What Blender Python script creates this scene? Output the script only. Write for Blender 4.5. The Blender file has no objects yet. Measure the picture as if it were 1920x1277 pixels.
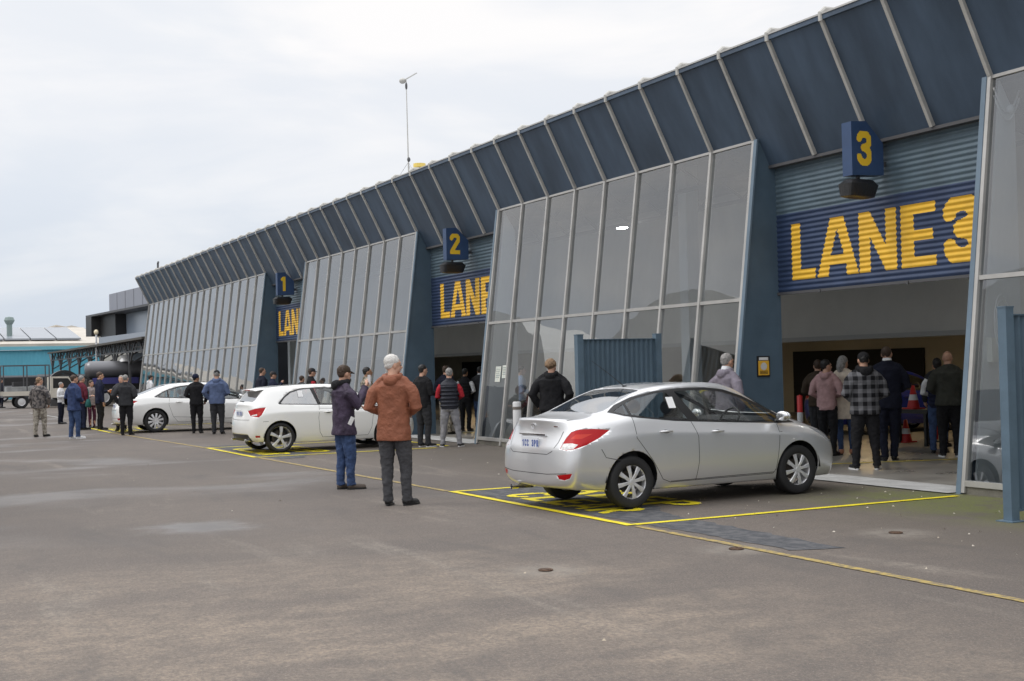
import bpy, bmesh, math, random
from mathutils import Vector, Matrix
from mathutils.bvhtree import BVHTree
random.seed(7)
R = math.radians
PI = math.pi
scn = bpy.context.scene
C = scn.collection

# ------------------------------------------------------------------ camera, sky, sun, exposure
def camera():
    f, yaw, pitch, roll, h = 2416.08, 1.106323, 0.0200693, -0.0229398, 1.71224
    fw = Vector((-math.sin(yaw)*math.cos(pitch), math.cos(yaw)*math.cos(pitch), math.sin(pitch)))
    r0 = Vector((math.cos(yaw), math.sin(yaw), 0)); u0 = r0.cross(fw)
    r = math.cos(roll)*r0 + math.sin(roll)*u0
    u = -math.sin(roll)*r0 + math.cos(roll)*u0
    cd = bpy.data.cameras.new('camera'); co = bpy.data.objects.new('camera', cd)
    C.objects.link(co)
    m = Matrix((r, u, -fw)).transposed().to_4x4(); m.translation = (0, 0, h)
    co.matrix_world = m
    cd.sensor_width = 36; cd.lens = f/1920*36; cd.clip_start = .1; cd.clip_end = 3000
    scn.camera = co
camera()

SUN_EL, SUN_AZ = 52, 205      # degrees; azimuth from +Y clockwise
def sky():
    w = bpy.data.worlds.new("World"); scn.world = w; w.use_nodes = True
    nt = w.node_tree; N = nt.nodes; L = nt.links
    for n in list(N): N.remove(n)
    out = N.new('ShaderNodeOutputWorld'); bg = N.new('ShaderNodeBackground')
    st = N.new('ShaderNodeTexSky'); st.sky_type = 'NISHITA'; st.sun_disc = False
    st.sun_elevation = R(SUN_EL); st.sun_rotation = R(SUN_AZ); st.air_density = 1.2; st.dust_density = 2
    tc = N.new('ShaderNodeTexCoord'); sp = N.new('ShaderNodeSeparateXYZ')
    L.new(tc.outputs['Generated'], sp.inputs[0])
    # overcast luminance rising towards the zenith (values divided by the background strength of 0.1)
    rp = N.new('ShaderNodeValToRGB'); cr = rp.color_ramp
    cr.elements[0].position = 0.0; cr.elements[0].color = (.70, .75, .81, 1)
    cr.elements[1].position = 1.0; cr.elements[1].color = (2.1, 2.1, 2.12, 1)
    for p, c in ((.06, (.72, .77, .84, 1)), (.13, (.82, .85, .90, 1)), (.22, (.93, .93, .945, 1)), (.30, (.94, .94, .95, 1)), (.45, (1.15, 1.15, 1.17, 1)), (.7, (1.7, 1.7, 1.72, 1))):
        e = cr.elements.new(p); e.color = c
    L.new(sp.outputs['Z'], rp.inputs[0])
    # clouds: stretched noise on a plane-projected direction
    mp = N.new('ShaderNodeMapping'); mp.inputs['Scale'].default_value = (1.6, 1.6, 6.5)
    mp.inputs['Rotation'].default_value = (0, R(8), R(20))
    L.new(tc.outputs['Generated'], mp.inputs[0])
    nz = N.new('ShaderNodeTexNoise'); nz.inputs['Scale'].default_value = 2.1; nz.inputs['Detail'].default_value = 6
    nz.inputs['Roughness'].default_value = .5; nz.inputs['Distortion'].default_value = .4
    L.new(mp.outputs[0], nz.inputs['Vector'])
    cm = N.new('ShaderNodeMapRange'); cm.inputs[1].default_value = .40; cm.inputs[2].default_value = .66
    cm.interpolation_type = 'SMOOTHSTEP'
    L.new(nz.outputs[0], cm.inputs[0])
    hi = N.new('ShaderNodeMix'); hi.data_type = 'RGBA'; hi.blend_type = 'MULTIPLY'; hi.inputs[0].default_value = 1
    cc = N.new('ShaderNodeMix'); cc.data_type = 'RGBA'
    cc.inputs[6].default_value = (.915, .94, .975, 1); cc.inputs[7].default_value = (1.08, 1.06, 1.04, 1)
    L.new(cm.outputs[0], cc.inputs[0]); L.new(rp.outputs[0], hi.inputs[6]); L.new(cc.outputs[2], hi.inputs[7])
    sc = N.new('ShaderNodeVectorMath'); sc.operation = 'SCALE'; sc.inputs['Scale'].default_value = 10
    L.new(hi.outputs[2], sc.inputs[0])
    mx = N.new('ShaderNodeMix'); mx.data_type = 'RGBA'; mx.inputs[0].default_value = .94
    L.new(st.outputs[0], mx.inputs[6]); L.new(sc.outputs[0], mx.inputs[7])
    L.new(mx.outputs[2], bg.inputs[0]); bg.inputs[1].default_value = .1
    L.new(bg.outputs[0], out.inputs[0])
sky()
def sun():
    l = bpy.data.lights.new('sun', 'SUN'); l.energy = .9; l.angle = R(18); l.color = (1, .97, .92)
    o = bpy.data.objects.new('sun', l); C.objects.link(o)
    az = R(SUN_AZ); el = R(SUN_EL)
    d = Vector((math.sin(az)*math.cos(el), math.cos(az)*math.cos(el), math.sin(el)))
    o.rotation_euler = d.to_track_quat('Z', 'Y').to_euler()
sun()
vs = scn.view_settings
vs.view_transform = 'Standard'; vs.look = 'None'; vs.exposure = 0.05; vs.gamma = 1
scn.render.engine = 'CYCLES'
scn.cycles.max_bounces = 8; scn.cycles.transparent_max_bounces = 24

# ------------------------------------------------------------------ materials
MATS = {}
def mat(name, col, rough=.6, metal=0, var=0.0, vscale=3, bump=0.0, bscale=40, coat=0, emit=None, estr=0, spec=.5, col2=None, lo=.35, hi=.65, stretch=None, rvar=0, alpha=None):
    if name in MATS: return MATS[name]
    m = bpy.data.materials.new(name); m.use_nodes = True; MATS[name] = m
    nt = m.node_tree; N = nt.nodes; L = nt.links; b = N['Principled BSDF']
    b.inputs['Roughness'].default_value = rough; b.inputs['Metallic'].default_value = metal
    b.inputs['Coat Weight'].default_value = coat; b.inputs['Coat Roughness'].default_value = .04
    b.inputs['Specular IOR Level'].default_value = spec
    b.inputs['Base Color'].default_value = (*col, 1)
    if emit: b.inputs['Emission Color'].default_value = (*emit, 1); b.inputs['Emission Strength'].default_value = estr
    tc = N.new('ShaderNodeTexCoord'); src = tc.outputs['Object']
    if stretch:
        mp = N.new('ShaderNodeMapping'); mp.inputs['Scale'].default_value = stretch
        L.new(src, mp.inputs[0]); src = mp.outputs[0]
    if var or col2:
        n = N.new('ShaderNodeTexNoise'); n.inputs['Scale'].default_value = vscale; n.inputs['Detail'].default_value = 5
        n.inputs['Roughness'].default_value = .6
        L.new(src, n.inputs['Vector'])
        mr = N.new('ShaderNodeMapRange'); mr.inputs[1].default_value = lo; mr.inputs[2].default_value = hi
        L.new(n.outputs[0], mr.inputs[0])
        mx = N.new('ShaderNodeMix'); mx.data_type = 'RGBA'
        c2 = col2 if col2 else tuple(min(1, c*(1+var)) for c in col)
        c1 = col if col2 else tuple(c*(1-var) for c in col)
        mx.inputs[6].default_value = (*c1, 1); mx.inputs[7].default_value = (*c2, 1)
        L.new(mr.outputs[0], mx.inputs[0]); L.new(mx.outputs[2], b.inputs['Base Color'])
        if rvar:
            m2 = N.new('ShaderNodeMapRange'); m2.inputs[3].default_value = rough-rvar; m2.inputs[4].default_value = rough+rvar
            L.new(mr.outputs[0], m2.inputs[0]); L.new(m2.outputs[0], b.inputs['Roughness'])
    if bump:
        n = N.new('ShaderNodeTexNoise'); n.inputs['Scale'].default_value = bscale; n.inputs['Detail'].default_value = 4
        L.new(src, n.inputs['Vector'])
        bp = N.new('ShaderNodeBump'); bp.inputs['Strength'].default_value = bump; bp.inputs['Distance'].default_value = .02
        L.new(n.outputs[0], bp.inputs['Height']); L.new(bp.outputs[0], b.inputs['Normal'])
    return m
def srgb(r, g, b):
    f = lambda c: ((c/255+.055)/1.055)**2.4 if c > 10 else c/255/12.92
    return (f(r), f(g), f(b))
def glass(name, tint=(.62, .66, .68), refl=1.0, ior=1.5, wav=.04, wscale=1.2, dirt=0):
    if name in MATS: return MATS[name]
    m = bpy.data.materials.new(name); m.use_nodes = True; MATS[name] = m
    nt = m.node_tree; N = nt.nodes; L = nt.links
    for n in list(N): N.remove(n)
    out = N.new('ShaderNodeOutputMaterial'); t = N.new('ShaderNodeBsdfTransparent'); g = N.new('ShaderNodeBsdfGlossy')
    t.inputs[0].default_value = (*tint, 1); g.inputs['Roughness'].default_value = .01; g.inputs[0].default_value = (.95, .96, .97, 1)
    fr = N.new('ShaderNodeLayerWeight'); fr.inputs[0].default_value = .5
    pw = N.new('ShaderNodeMath'); pw.operation = 'POWER'; pw.inputs[1].default_value = 4.2; L.new(fr.outputs['Facing'], pw.inputs[0])
    mu = N.new('ShaderNodeMath'); mu.operation = 'MULTIPLY_ADD'; mu.use_clamp = True; mu.inputs[1].default_value = 1-refl; mu.inputs[2].default_value = refl
    mx = N.new('ShaderNodeMixShader')
    tc = N.new('ShaderNodeTexCoord'); n = N.new('ShaderNodeTexNoise'); n.inputs['Scale'].default_value = wscale; n.inputs['Detail'].default_value = 1
    bp = N.new('ShaderNodeBump'); bp.inputs['Strength'].default_value = wav; bp.inputs['Distance'].default_value = .1
    L.new(tc.outputs['Object'], n.inputs['Vector']); L.new(n.outputs[0], bp.inputs['Height']); L.new(bp.outputs[0], g.inputs['Normal'])
    L.new(pw.outputs[0], mu.inputs[0]); L.new(mu.outputs[0], mx.inputs[0]); L.new(t.outputs[0], mx.inputs[1]); L.new(g.outputs[0], mx.inputs[2])
    if dirt:
        df = N.new('ShaderNodeBsdfDiffuse'); df.inputs[0].default_value = (.5, .49, .46, 1); m2 = N.new('ShaderNodeMixShader')
        mp = N.new('ShaderNodeMapping'); mp.inputs['Scale'].default_value = (1.2, 1.2, .35); L.new(tc.outputs['Object'], mp.inputs[0])
        n2 = N.new('ShaderNodeTexNoise'); n2.inputs['Scale'].default_value = 1.6; n2.inputs['Detail'].default_value = 7; n2.inputs['Roughness'].default_value = .7; L.new(mp.outputs[0], n2.inputs['Vector'])
        r2 = N.new('ShaderNodeMapRange'); r2.inputs[1].default_value = .4; r2.inputs[2].default_value = .75; r2.inputs[4].default_value = dirt; L.new(n2.outputs[0], r2.inputs[0])
        L.new(r2.outputs[0], m2.inputs[0]); L.new(mx.outputs[0], m2.inputs[1]); L.new(df.outputs[0], m2.inputs[2]); mx = m2
    L.new(mx.outputs[0], out.inputs[0])
    return m

# ------------------------------------------------------------------ mesh builder
class MB:
    def __init__(s): s.v = []; s.f = []; s.m = []; s.mi = 0
    def add(s, vs, fs):
        o = len(s.v); s.v += [tuple(v) for v in vs]
        for f in fs: s.f.append([i+o for i in f]); s.m.append(s.mi)
        return s
    def box(s, a, b, top=None):
        x0, y0, z0 = a; x1, y1, z1 = b
        return s.add([(x0,y0,z0),(x1,y0,z0),(x1,y1,z0),(x0,y1,z0),(x0,y0,z1),(x1,y0,z1),(x1,y1,z1),(x0,y1,z1)],
                     [(3,2,1,0),(4,5,6,7),(0,1,5,4),(1,2,6,5),(2,3,7,6),(3,0,4,7)])
    def bar(s, p, q, w, h, up=(0,0,1)):
        p = Vector(p); q = Vector(q); d = (q-p).normalized(); up = Vector(up)
        if abs(d.dot(up)) > .99: up = Vector((0, 1, 0))
        a = d.cross(up).normalized(); b = a.cross(d)
        vs = []
        for c in (p, q):
            for i, j in ((-1,-1),(1,-1),(1,1),(-1,1)): vs.append(c + a*i*w/2 + b*j*h/2)
        return s.add(vs, [(3,2,1,0),(4,5,6,7),(0,1,5,4),(1,2,6,5),(2,3,7,6),(3,0,4,7)])
    def tube(s, pts, rad, n=8, flat=None, caps=True):
        pts = [Vector(p) for p in pts]
        if not isinstance(rad, (list, tuple)): rad = [rad]*len(pts)
        rings = []; vs = []; prev = None
        for i, p in enumerate(pts):
            d = (pts[min(i+1, len(pts)-1)] - pts[max(i-1, 0)]).normalized()
            if prev is None:
                a = d.cross(Vector((0,1,0)) if abs(d.y) < .9 else Vector((1,0,0))).normalized()
            else:
                a = (prev - d*prev.dot(d)).normalized()
            prev = a; b = d.cross(a)
            r = rad[i]; rx, ry = (r, r) if not isinstance(r, tuple) else r
            for k in range(n):
                t = 2*PI*k/n; vs.append(p + a*math.cos(t)*rx + b*math.sin(t)*ry)
        fs = []
        for i in range(len(pts)-1):
            for k in range(n):
                fs.append((i*n+k, i*n+(k+1)%n, (i+1)*n+(k+1)%n, (i+1)*n+k))
        if caps: fs.append(tuple(range(n))[::-1]); fs.append(tuple((len(pts)-1)*n+k for k in range(n)))
        return s.add(vs, fs)
    def ell(s, c, r, n=14, m=8, rot=None):
        c = Vector(c); vs = []; fs = []
        M = rot if rot else Matrix.Identity(3)
        for i in range(1, m):
            t = PI*i/m
            for k in range(n):
                a = 2*PI*k/n
                vs.append(c + M @ Vector((r[0]*math.sin(t)*math.cos(a), r[1]*math.sin(t)*math.sin(a), r[2]*math.cos(t))))
        vs.append(c + M @ Vector((0,0,r[2]))); vs.append(c - M @ Vector((0,0,r[2])))
        T = len(vs)-2; B = T+1
        for k in range(n):
            fs.append((T, k, (k+1) % n)); fs.append((B, (m-2)*n+(k+1) % n, (m-2)*n+k))
            for i in range(m-2): fs.append((i*n+k, (i+1)*n+k, (i+1)*n+(k+1) % n, i*n+(k+1) % n))
        return s.add(vs, fs)
    def loft(s, levels, n=20):   # levels: (cx,cy,z,rx,ry[,power])
        vs = []; fs = []
        for lv in levels:
            cx, cy, z, rx, ry = lv[:5]; pw = lv[5] if len(lv) > 5 else 1.0
            for k in range(n):
                a = 2*PI*k/n; ca, sa = math.cos(a), math.sin(a)
                vs.append((cx + rx*math.copysign(abs(ca)**pw, ca), cy + ry*math.copysign(abs(sa)**pw, sa), z))
        for i in range(len(levels)-1):
            for k in range(n): fs.append((i*n+k, i*n+(k+1) % n, (i+1)*n+(k+1) % n, (i+1)*n+k))
        fs.append(tuple(range(n))[::-1]); fs.append(tuple((len(levels)-1)*n+k for k in range(n)))
        return s.add(vs, fs)
    def prism(s, poly, axis, a, b):   # poly of 2D points extruded along axis from a to b
        n = len(poly); vs = []
        for t in (a, b):
            for p, q in poly:
                vs.append({'x': (t, p, q), 'y': (p, t, q), 'z': (p, q, t)}[axis])
        fs = [tuple(range(n))[::-1], tuple(range(n, 2*n))] + [(i, (i+1) % n, n+(i+1) % n, n+i) for i in range(n)]
        return s.add(vs, fs)
    def revolve(s, prof, c, axis='y', n=32):  # prof: (r, t)
        vs = []; fs = []; c = Vector(c)
        for r, t in prof:
            for k in range(n):
                a = 2*PI*k/n
                p = {'y': (r*math.cos(a), t, r*math.sin(a)), 'z': (r*math.cos(a), r*math.sin(a), t), 'x': (t, r*math.cos(a), r*math.sin(a))}[axis]
                vs.append(c + Vector(p))
        for i in range(len(prof)-1):
            for k in range(n): fs.append((i*n+k, i*n+(k+1) % n, (i+1)*n+(k+1) % n, (i+1)*n+k))
        return s.add(vs, fs)
    def quad(s, a, b, c, d): return s.add([a, b, c, d], [(0, 1, 2, 3)])
    def mesh(s, name, mats, smooth=False, origin=None):
        me = bpy.data.meshes.new(name)
        v = s.v
        if origin is not None: v = [(p[0]-origin[0], p[1]-origin[1], p[2]-origin[2]) for p in v]
        me.from_pydata([tuple(p) for p in v], [], s.f)
        if not isinstance(mats, (list, tuple)): mats = [mats]
        for m in mats: me.materials.append(m)
        me.polygons.foreach_set('material_index', s.m)
        me.polygons.foreach_set('use_smooth', [smooth]*len(me.polygons))
        if name != 'glass_pane':
            bm = bmesh.new(); bm.from_mesh(me); bmesh.ops.recalc_face_normals(bm, faces=bm.faces); bm.to_mesh(me); bm.free()
        me.update(); return me
    def build(s, name, mats, parent=None, smooth=False, loc=None, world=False):
        org = None
        if world and parent is not None: org = wloc(parent)
        o = bpy.data.objects.new(name, s.mesh(name, mats, smooth, org)); C.objects.link(o)
        if parent is not None: o.parent = parent
        if loc is not None: o.location = loc
        return o
def wloc(o):
    v = Vector((0, 0, 0))
    while o is not None: v = v + o.location; o = o.parent
    return v
def tag(o, label=None, cat=None, group=None, kind=None):
    if label: o['label'] = label
    if cat: o['category'] = cat
    if group: o['group'] = group
    if kind: o['kind'] = kind
    return o
def thing(name, label, cat, loc=(0, 0, 0), rz=0, group=None):
    o = bpy.data.objects.new(name, None); C.objects.link(o); o.location = loc; o.rotation_euler = (0, 0, rz)
    o.empty_display_size = .2
    return tag(o, label, cat, group)
def kids(o): return [c for c in bpy.data.objects if c.parent == o]
def copy_tree(o, parent=None):
    c = o.copy(); C.objects.link(c)
    if parent is not None: c.parent = parent
    for ch in kids(o): copy_tree(ch, c)
    return c

# ------------------------------------------------------------------ block lettering: inside tests on a unit cell
def seg_d(px, pz, a, b, asp):
    ax, az = a[0]*asp, a[1]; bx, bz = b[0]*asp, b[1]; px *= asp
    dx, dz = bx-ax, bz-az; t = max(0, min(1, ((px-ax)*dx+(pz-az)*dz)/(dx*dx+dz*dz+1e-9)))
    return math.hypot(px-ax-dx*t, pz-az-dz*t)
def arc(cx, cz, rx, rz, a0, a1, n=12):
    return [(cx+rx*math.cos(R(a0+(a1-a0)*i/n)), cz+rz*math.sin(R(a0+(a1-a0)*i/n))) for i in range(n+1)]
PATHS = {
 '3': [arc(.5, .72, .34, .19, 165, -60) + [(.5, .51)], [(.45, .51)] + arc(.5, .29, .35, .20, 75, -165)],
 '2': [arc(.5, .73, .34, .18, 170, -25) + [(.18, .13)], [(.15, .09), (.87, .09)]],
 '1': [[(.55, .03), (.55, .95)], [(.28, .80), (.52, .90)]],
 'C': [arc(.5, .68, .34, .23, 20, 180) + arc(.5, .32, .34, .23, 180, 340)],
 'P': [[(.16, .02), (.16, .95)], [(.16, .91), (.5, .91)] + arc(.52, .70, .30, .21, 80, -80) + [(.16, .49)]],
 'K': [[(.16, .02), (.16, .98)], [(.86, .96), (.25, .45)], [(.42, .58), (.88, .03)]],
 'R': [[(.16, .02), (.16, .95)], [(.16, .91), (.5, .91)] + arc(.52, .70, .30, .21, 80, -80) + [(.16, .49)], [(.5, .48), (.86, .03)]],
}
def inside(ch, x, z, asp=.62, t=.095):
    if x < 0 or x > 1 or z < 0 or z > 1: return False
    if ch == 'L': return x < .38 or z < .18
    if ch == 'E': return x < .38 or z < .17 or z > .83 or (.42 < z < .58 and x < .92)
    if ch == 'N': return x < .29 or x > .71 or abs(x-(.15+.7*(1-z))) < .15
    if ch == 'A':
        if not (.34*z <= x <= 1-.34*z): return False
        if z < .20: return not (.28+.10*z < x < .72-.10*z)
        if .36 < z < .80: return abs(x-.5) > .16*(.80-z)/.44
        return True
    for p in PATHS.get(ch, []):
        for a, b in zip(p, p[1:]):
            if seg_d(x, z, a, b, asp) < t: return True
    return False

# ------------------------------------------------------------------ ground
def ground_mat():
    m = bpy.data.materials.new('asphalt'); m.use_nodes = True
    nt = m.node_tree; N = nt.nodes; L = nt.links; b = N['Principled BSDF']
    tc = N.new('ShaderNodeTexCoord'); P = tc.outputs['Object']
    def noise(scale, detail=4, st=None, rough=.55, dist=0):
        src = P
        if st:
            mp = N.new('ShaderNodeMapping'); mp.inputs['Scale'].default_value = st[:3]
            if len(st) > 3: mp.inputs['Rotation'].default_value = (0, 0, R(st[3]))
            L.new(P, mp.inputs[0]); src = mp.outputs[0]
        n = N.new('ShaderNodeTexNoise'); n.inputs['Scale'].default_value = scale; n.inputs['Detail'].default_value = detail
        n.inputs['Roughness'].default_value = rough; n.inputs['Distortion'].default_value = dist
        L.new(src, n.inputs['Vector']); return n.outputs[0]
    def mr(x, a, b_, c=0, d=1):
        n = N.new('ShaderNodeMapRange'); n.interpolation_type = 'SMOOTHSTEP'
        n.inputs[1].default_value = a; n.inputs[2].default_value = b_; n.inputs[3].default_value = c; n.inputs[4].default_value = d
        L.new(x, n.inputs[0]); return n.outputs[0]
    def math_(op, x, y=None):
        n = N.new('ShaderNodeMath'); n.operation = op
        for i, q in enumerate((x, y)):
            if q is None: continue
            if isinstance(q, (int, float)): n.inputs[i].default_value = q
            else: L.new(q, n.inputs[i])
        return n.outputs[0]
    def mix(f, a, b_):
        n = N.new('ShaderNodeMix'); n.data_type = 'RGBA'
        if isinstance(f, (int, float)): n.inputs[0].default_value = f
        else: L.new(f, n.inputs[0])
        for i, q in ((6, a), (7, b_)):
            if isinstance(q, tuple): n.inputs[i].default_value = (*q, 1)
            else: L.new(q, n.inputs[i])
        return n.outputs[2]
    sp = N.new('ShaderNodeSeparateXYZ'); L.new(P, sp.inputs[0]); X, Y = sp.outputs[0], sp.outputs[1]
    big = noise(.22, 5, (1, 1, 1)); mid = noise(.9, 6, (1, .45, 1, 20)); fine = noise(26, 5, None, .75); grit = noise(120, 2)
    c = mix(mr(big, .36, .62), (.094, .078, .070), (.140, .114, .097))
    near = math_('MULTIPLY', mr(X, -15, -7), mr(Y, 7.2, 4.2))
    tan = math_('MULTIPLY', near, mr(mid, .36, .58, .12, 1))
    c = mix(math_('MULTIPLY', tan, .95), c, (.285, .225, .172))
    streak = mr(noise(.5, 6, (.35, 2.4, 1, 35), .6, .6), .56, .72)
    c = mix(math_('MULTIPLY', streak, .55), c, (.30, .26, .215))
    med = noise(5.5, 6, (1, .6, 1, 25), .7); c = mix(mr(med, .38, .64, .0, .55), c, (.088, .075, .067))
    agg = mr(noise(60, 3, None, .8), .48, .66, 0, .5); c = mix(agg, c, (.34, .29, .24))
    dark = mr(noise(.7, 6, (.5, 1.6, 1, -10), .65, .4), .52, .70)
    c = mix(math_('MULTIPLY', dark, .62), c, (.088, .078, .072))
    # brownish dirt and moss towards the building
    edge = math_('MULTIPLY', mr(Y, 7.6, 10.5), mr(noise(1.1, 5), .3, .6, .5, 1))
    c = mix(math_('MULTIPLY', edge, .55), c, (.100, .082, .056))
    mossr = math_('MULTIPLY', math_('MULTIPLY', mr(Y, 9.6, 11.2), mr(Y, 12.6, 11.9)), mr(X, -14.0, -11.8))
    moss = math_('MULTIPLY', mossr, mr(noise(1.7, 7, None, .7), .32, .54))
    c = mix(math_('MULTIPLY', moss, .9), c, (.13, .15, .025))
    # speckle
    c = mix(mr(fine, .38, .66, 0, .72), c, mix(1.0, (.09, .08, .072), (.09, .08, .072)))
    sp2 = mr(grit, .60, .78, 0, .4); c = mix(sp2, c, (.38, .34, .30))
    for q in ((-9.55, 5.05, 0), (-9.63, 7.06, 0), (-9.61, 8.95, 0)):
        dn = N.new('ShaderNodeVectorMath'); dn.operation = 'DISTANCE'; L.new(P, dn.inputs[0]); dn.inputs[1].default_value = q
        st_ = math_('MULTIPLY', mr(dn.outputs['Value'], .50, .12), mr(noise(7, 4), .30, .6, .2, 1))
        c = mix(math_('MULTIPLY', st_, .45), c, (.27, .245, .21))
    # damp patches
    reg = math_('MULTIPLY', mr(X, -11.5, -14.5), mr(Y, 8.5, 6.5))
    w = math_('MULTIPLY', reg, mr(noise(.42, 3, (1, .7, 1, 60), .5, .3), .47, .70))
    dist = N.new('ShaderNodeVectorMath'); dist.operation = 'DISTANCE'
    jit = N.new('ShaderNodeVectorMath'); jit.operation = 'ADD'
    nv = N.new('ShaderNodeTexNoise'); nv.inputs['Scale'].default_value = 1.6; nv.inputs['Detail'].default_value = 3; L.new(P, nv.inputs['Vector'])
    L.new(P, jit.inputs[0]); L.new(nv.outputs[1], jit.inputs[1])
    L.new(jit.outputs[0], dist.inputs[0]); dist.inputs[1].default_value = (-13.95, 3.8, .5)
    pud = mr(dist.outputs['Value'], .95, .15)
    wet = math_('MAXIMUM', math_('MULTIPLY', w, .6), pud)
    c = mix(math_('MULTIPLY', wet, .25), c, (.10, .095, .095))
    L.new(c, b.inputs['Base Color'])
    L.new(mr(wet, 0, 1, .80, .28), b.inputs['Roughness'])
    b.inputs['Specular IOR Level'].default_value = .5
    bp = N.new('ShaderNodeBump'); bp.inputs['Distance'].default_value = .012
    L.new(mr(wet, 0, 1, .55, .12), bp.inputs['Strength'])
    L.new(math_('ADD', fine, math_('MULTIPLY', grit, .5)), bp.inputs['Height']); L.new(bp.outputs[0], b.inputs['Normal'])
    return m
g = MB(); g.quad((-900, -900, 0), (500, -900, 0), (500, 900, 0), (-900, 900, 0))
tag(g.build('asphalt_ground', ground_mat()), kind='structure')

YEL = mat('yellow_paint', (.66, .52, .015), .6, col2=(.84, .72, .02), vscale=9, bump=.3)
YEL_OLD = mat('worn_yellow_paint', (.20, .16, .10), .75, col2=(.42, .31, .09), vscale=14, lo=.42, hi=.58)
WHT_OLD = mat('worn_white_paint', (.25, .24, .23), .75, col2=(.5, .5, .48), vscale=5)
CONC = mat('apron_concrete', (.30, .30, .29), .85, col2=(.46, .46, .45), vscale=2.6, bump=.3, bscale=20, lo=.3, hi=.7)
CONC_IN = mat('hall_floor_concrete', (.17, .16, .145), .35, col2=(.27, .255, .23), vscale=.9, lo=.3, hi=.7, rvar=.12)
BITU = mat('bitumen_patch', (.055, .058, .066), .8, col2=(.105, .105, .11), vscale=7, bump=.6, bscale=30, lo=.42, hi=.6)
def sheet(name, poly, m, z=.004, jag=0):
    b = MB(); pts = []
    n = len(poly)
    if jag:
        for i in range(n):
            a, c = poly[i], poly[(i+1) % n]; k = max(1, int(math.hypot(c[0]-a[0], c[1]-a[1])/.12))
            for j in range(k):
                t = j/k; pts.append((a[0]+(c[0]-a[0])*t+random.uniform(-jag, jag), a[1]+(c[1]-a[1])*t+random.uniform(-jag, jag)))
    else: pts = poly
    b.add([(p[0], p[1], z) for p in pts], [tuple(range(len(pts)))])
    return tag(b.build(name, m), kind='structure')
def line(name, a, b, w, m, z=.008):
    d = Vector((b[0]-a[0], b[1]-a[1])).normalized(); n = Vector((-d.y, d.x))*w/2
    k = max(2, int(math.hypot(b[0]-a[0], b[1]-a[1])/.25)); L1 = []; L2 = []
    for i in range(k+1):
        t = i/k; x = a[0]+(b[0]-a[0])*t; y = a[1]+(b[1]-a[1])*t; j1 = random.uniform(-.006, .006); j2 = random.uniform(-.006, .006)
        L1.append((x+n.x+j1, y+n.y+j1)); L2.append((x-n.x+j2, y-n.y+j2))
    return sheet(name, L1 + L2[::-1], m, z)
def gtext(name, txt, x0, x1, y0, y1, m, z=.009, asp=.6):
    b = MB(); n = len(txt); cw = (x1-x0)/n; res = .03
    for i, ch in enumerate(txt):
        gx = x0+i*cw; w = cw*.84
        for a in range(int(w/res)):
            for c in range(int((y1-y0)/res)):
                if inside(ch, (a+.5)*res/w, (c+.5)*res/(y1-y0), asp, .085):
                    b.quad((gx+a*res, y0+c*res, z), (gx+(a+1)*res, y0+c*res, z), (gx+(a+1)*res, y0+(c+1)*res, z), (gx+a*res, y0+(c+1)*res, z))
    return tag(b.build(name, m), kind='structure')
sheet('asphalt_patch', [(-16.3, 7.32), (-13.6, 7.34), (-9.3, 7.42), (-9.1, 7.9), (-12.2, 8.05), (-14.2, 8.9), (-16.3, 8.9)], BITU, .004, .035)
sheet('asphalt_patch', [(-30.3, 7.2), (-25.8, 7.1), (-24.6, 7.25), (-24.7, 7.75), (-27, 8.5), (-30.3, 8.6)], BITU, .004, .035)
for (xa, xb, yb) in ((-16.35, -11.70, 11.9), (-29.6, -25.5, 10.9), (-43.9, -39.9, 10.9)):
    y0 = {-16.35: 7.2, -29.6: 6.95, -43.9: 6.5}[xa]
    line('bay_marking', (xa, y0), (xb+.04, y0), .10, YEL, .0085)
    line('bay_marking', (xb, y0+.06), (xb, yb), .10, YEL, .008)
    line('bay_marking', (xa+.05, y0+.06), (xa+.05, yb), .10, YEL, .008)
    gtext('ground_lettering', 'KEEP', xa+1.05, xa+3.6, y0+1.15, y0+1.85, YEL)
    gtext('ground_lettering', 'CLEAR', xa+.95, xa+3.7, y0+.3, y0+.95, YEL)
line('faded_edge_line', (-11.58, 7.22), (2, 7.05), .09, YEL_OLD, .006)
line('faded_edge_line', (-25.35, 6.98), (-16.45, 7.18), .09, YEL_OLD, .006)
line('faded_edge_line', (-39.8, 6.5), (-29.7, 6.93), .09, YEL_OLD, .006)
line('faded_edge_line', (-31.0, 11.35), (-25.9, 11.35), .1, YEL, .006)
line('faded_white_line', (-66, 7.0), (-56, 7.2), .12, WHT_OLD, .006)
# covers sunk in the asphalt
PALE = mat('pale_patch', (.17, .15, .135), .8, col2=(.25, .22, .195), vscale=12, bump=.5)
RUST = mat('rusty_cover', (.10, .06, .04), .7, .2, var=.5, vscale=20, bump=.6)
for i, (x, y, r, lb) in enumerate(((-9.55, 5.05, .055, 'small rusty drain cover in a pale ring, nearest to the camera'), (-9.63, 7.06, .06, 'small rusty drain cover beside the faded yellow line'), (-9.61, 8.95, .06, 'small rusty drain cover near the mossy ground by the blue post'))):
    t = thing('drain_cover', lb, 'drain cover', (x, y, 0), 0, 'drain covers in the asphalt')
    MB().revolve([(r*1.15, .005), (r*1.1, .014), (r*.85, .014), (r*.82, .008)], (0, 0, 0), 'z', 20).build('rim', RUST, t)
    b = MB().revolve([(r*.8, .008), (r*.6, .011), (0.001, .011)], (0, 0, 0), 'z', 20)
    for j in range(-2, 3): b.box((-r*.6, j*r*.25-.006, .0115), (r*.6, j*r*.25+.006, .016))
    b.build('lid', RUST, t)
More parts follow.
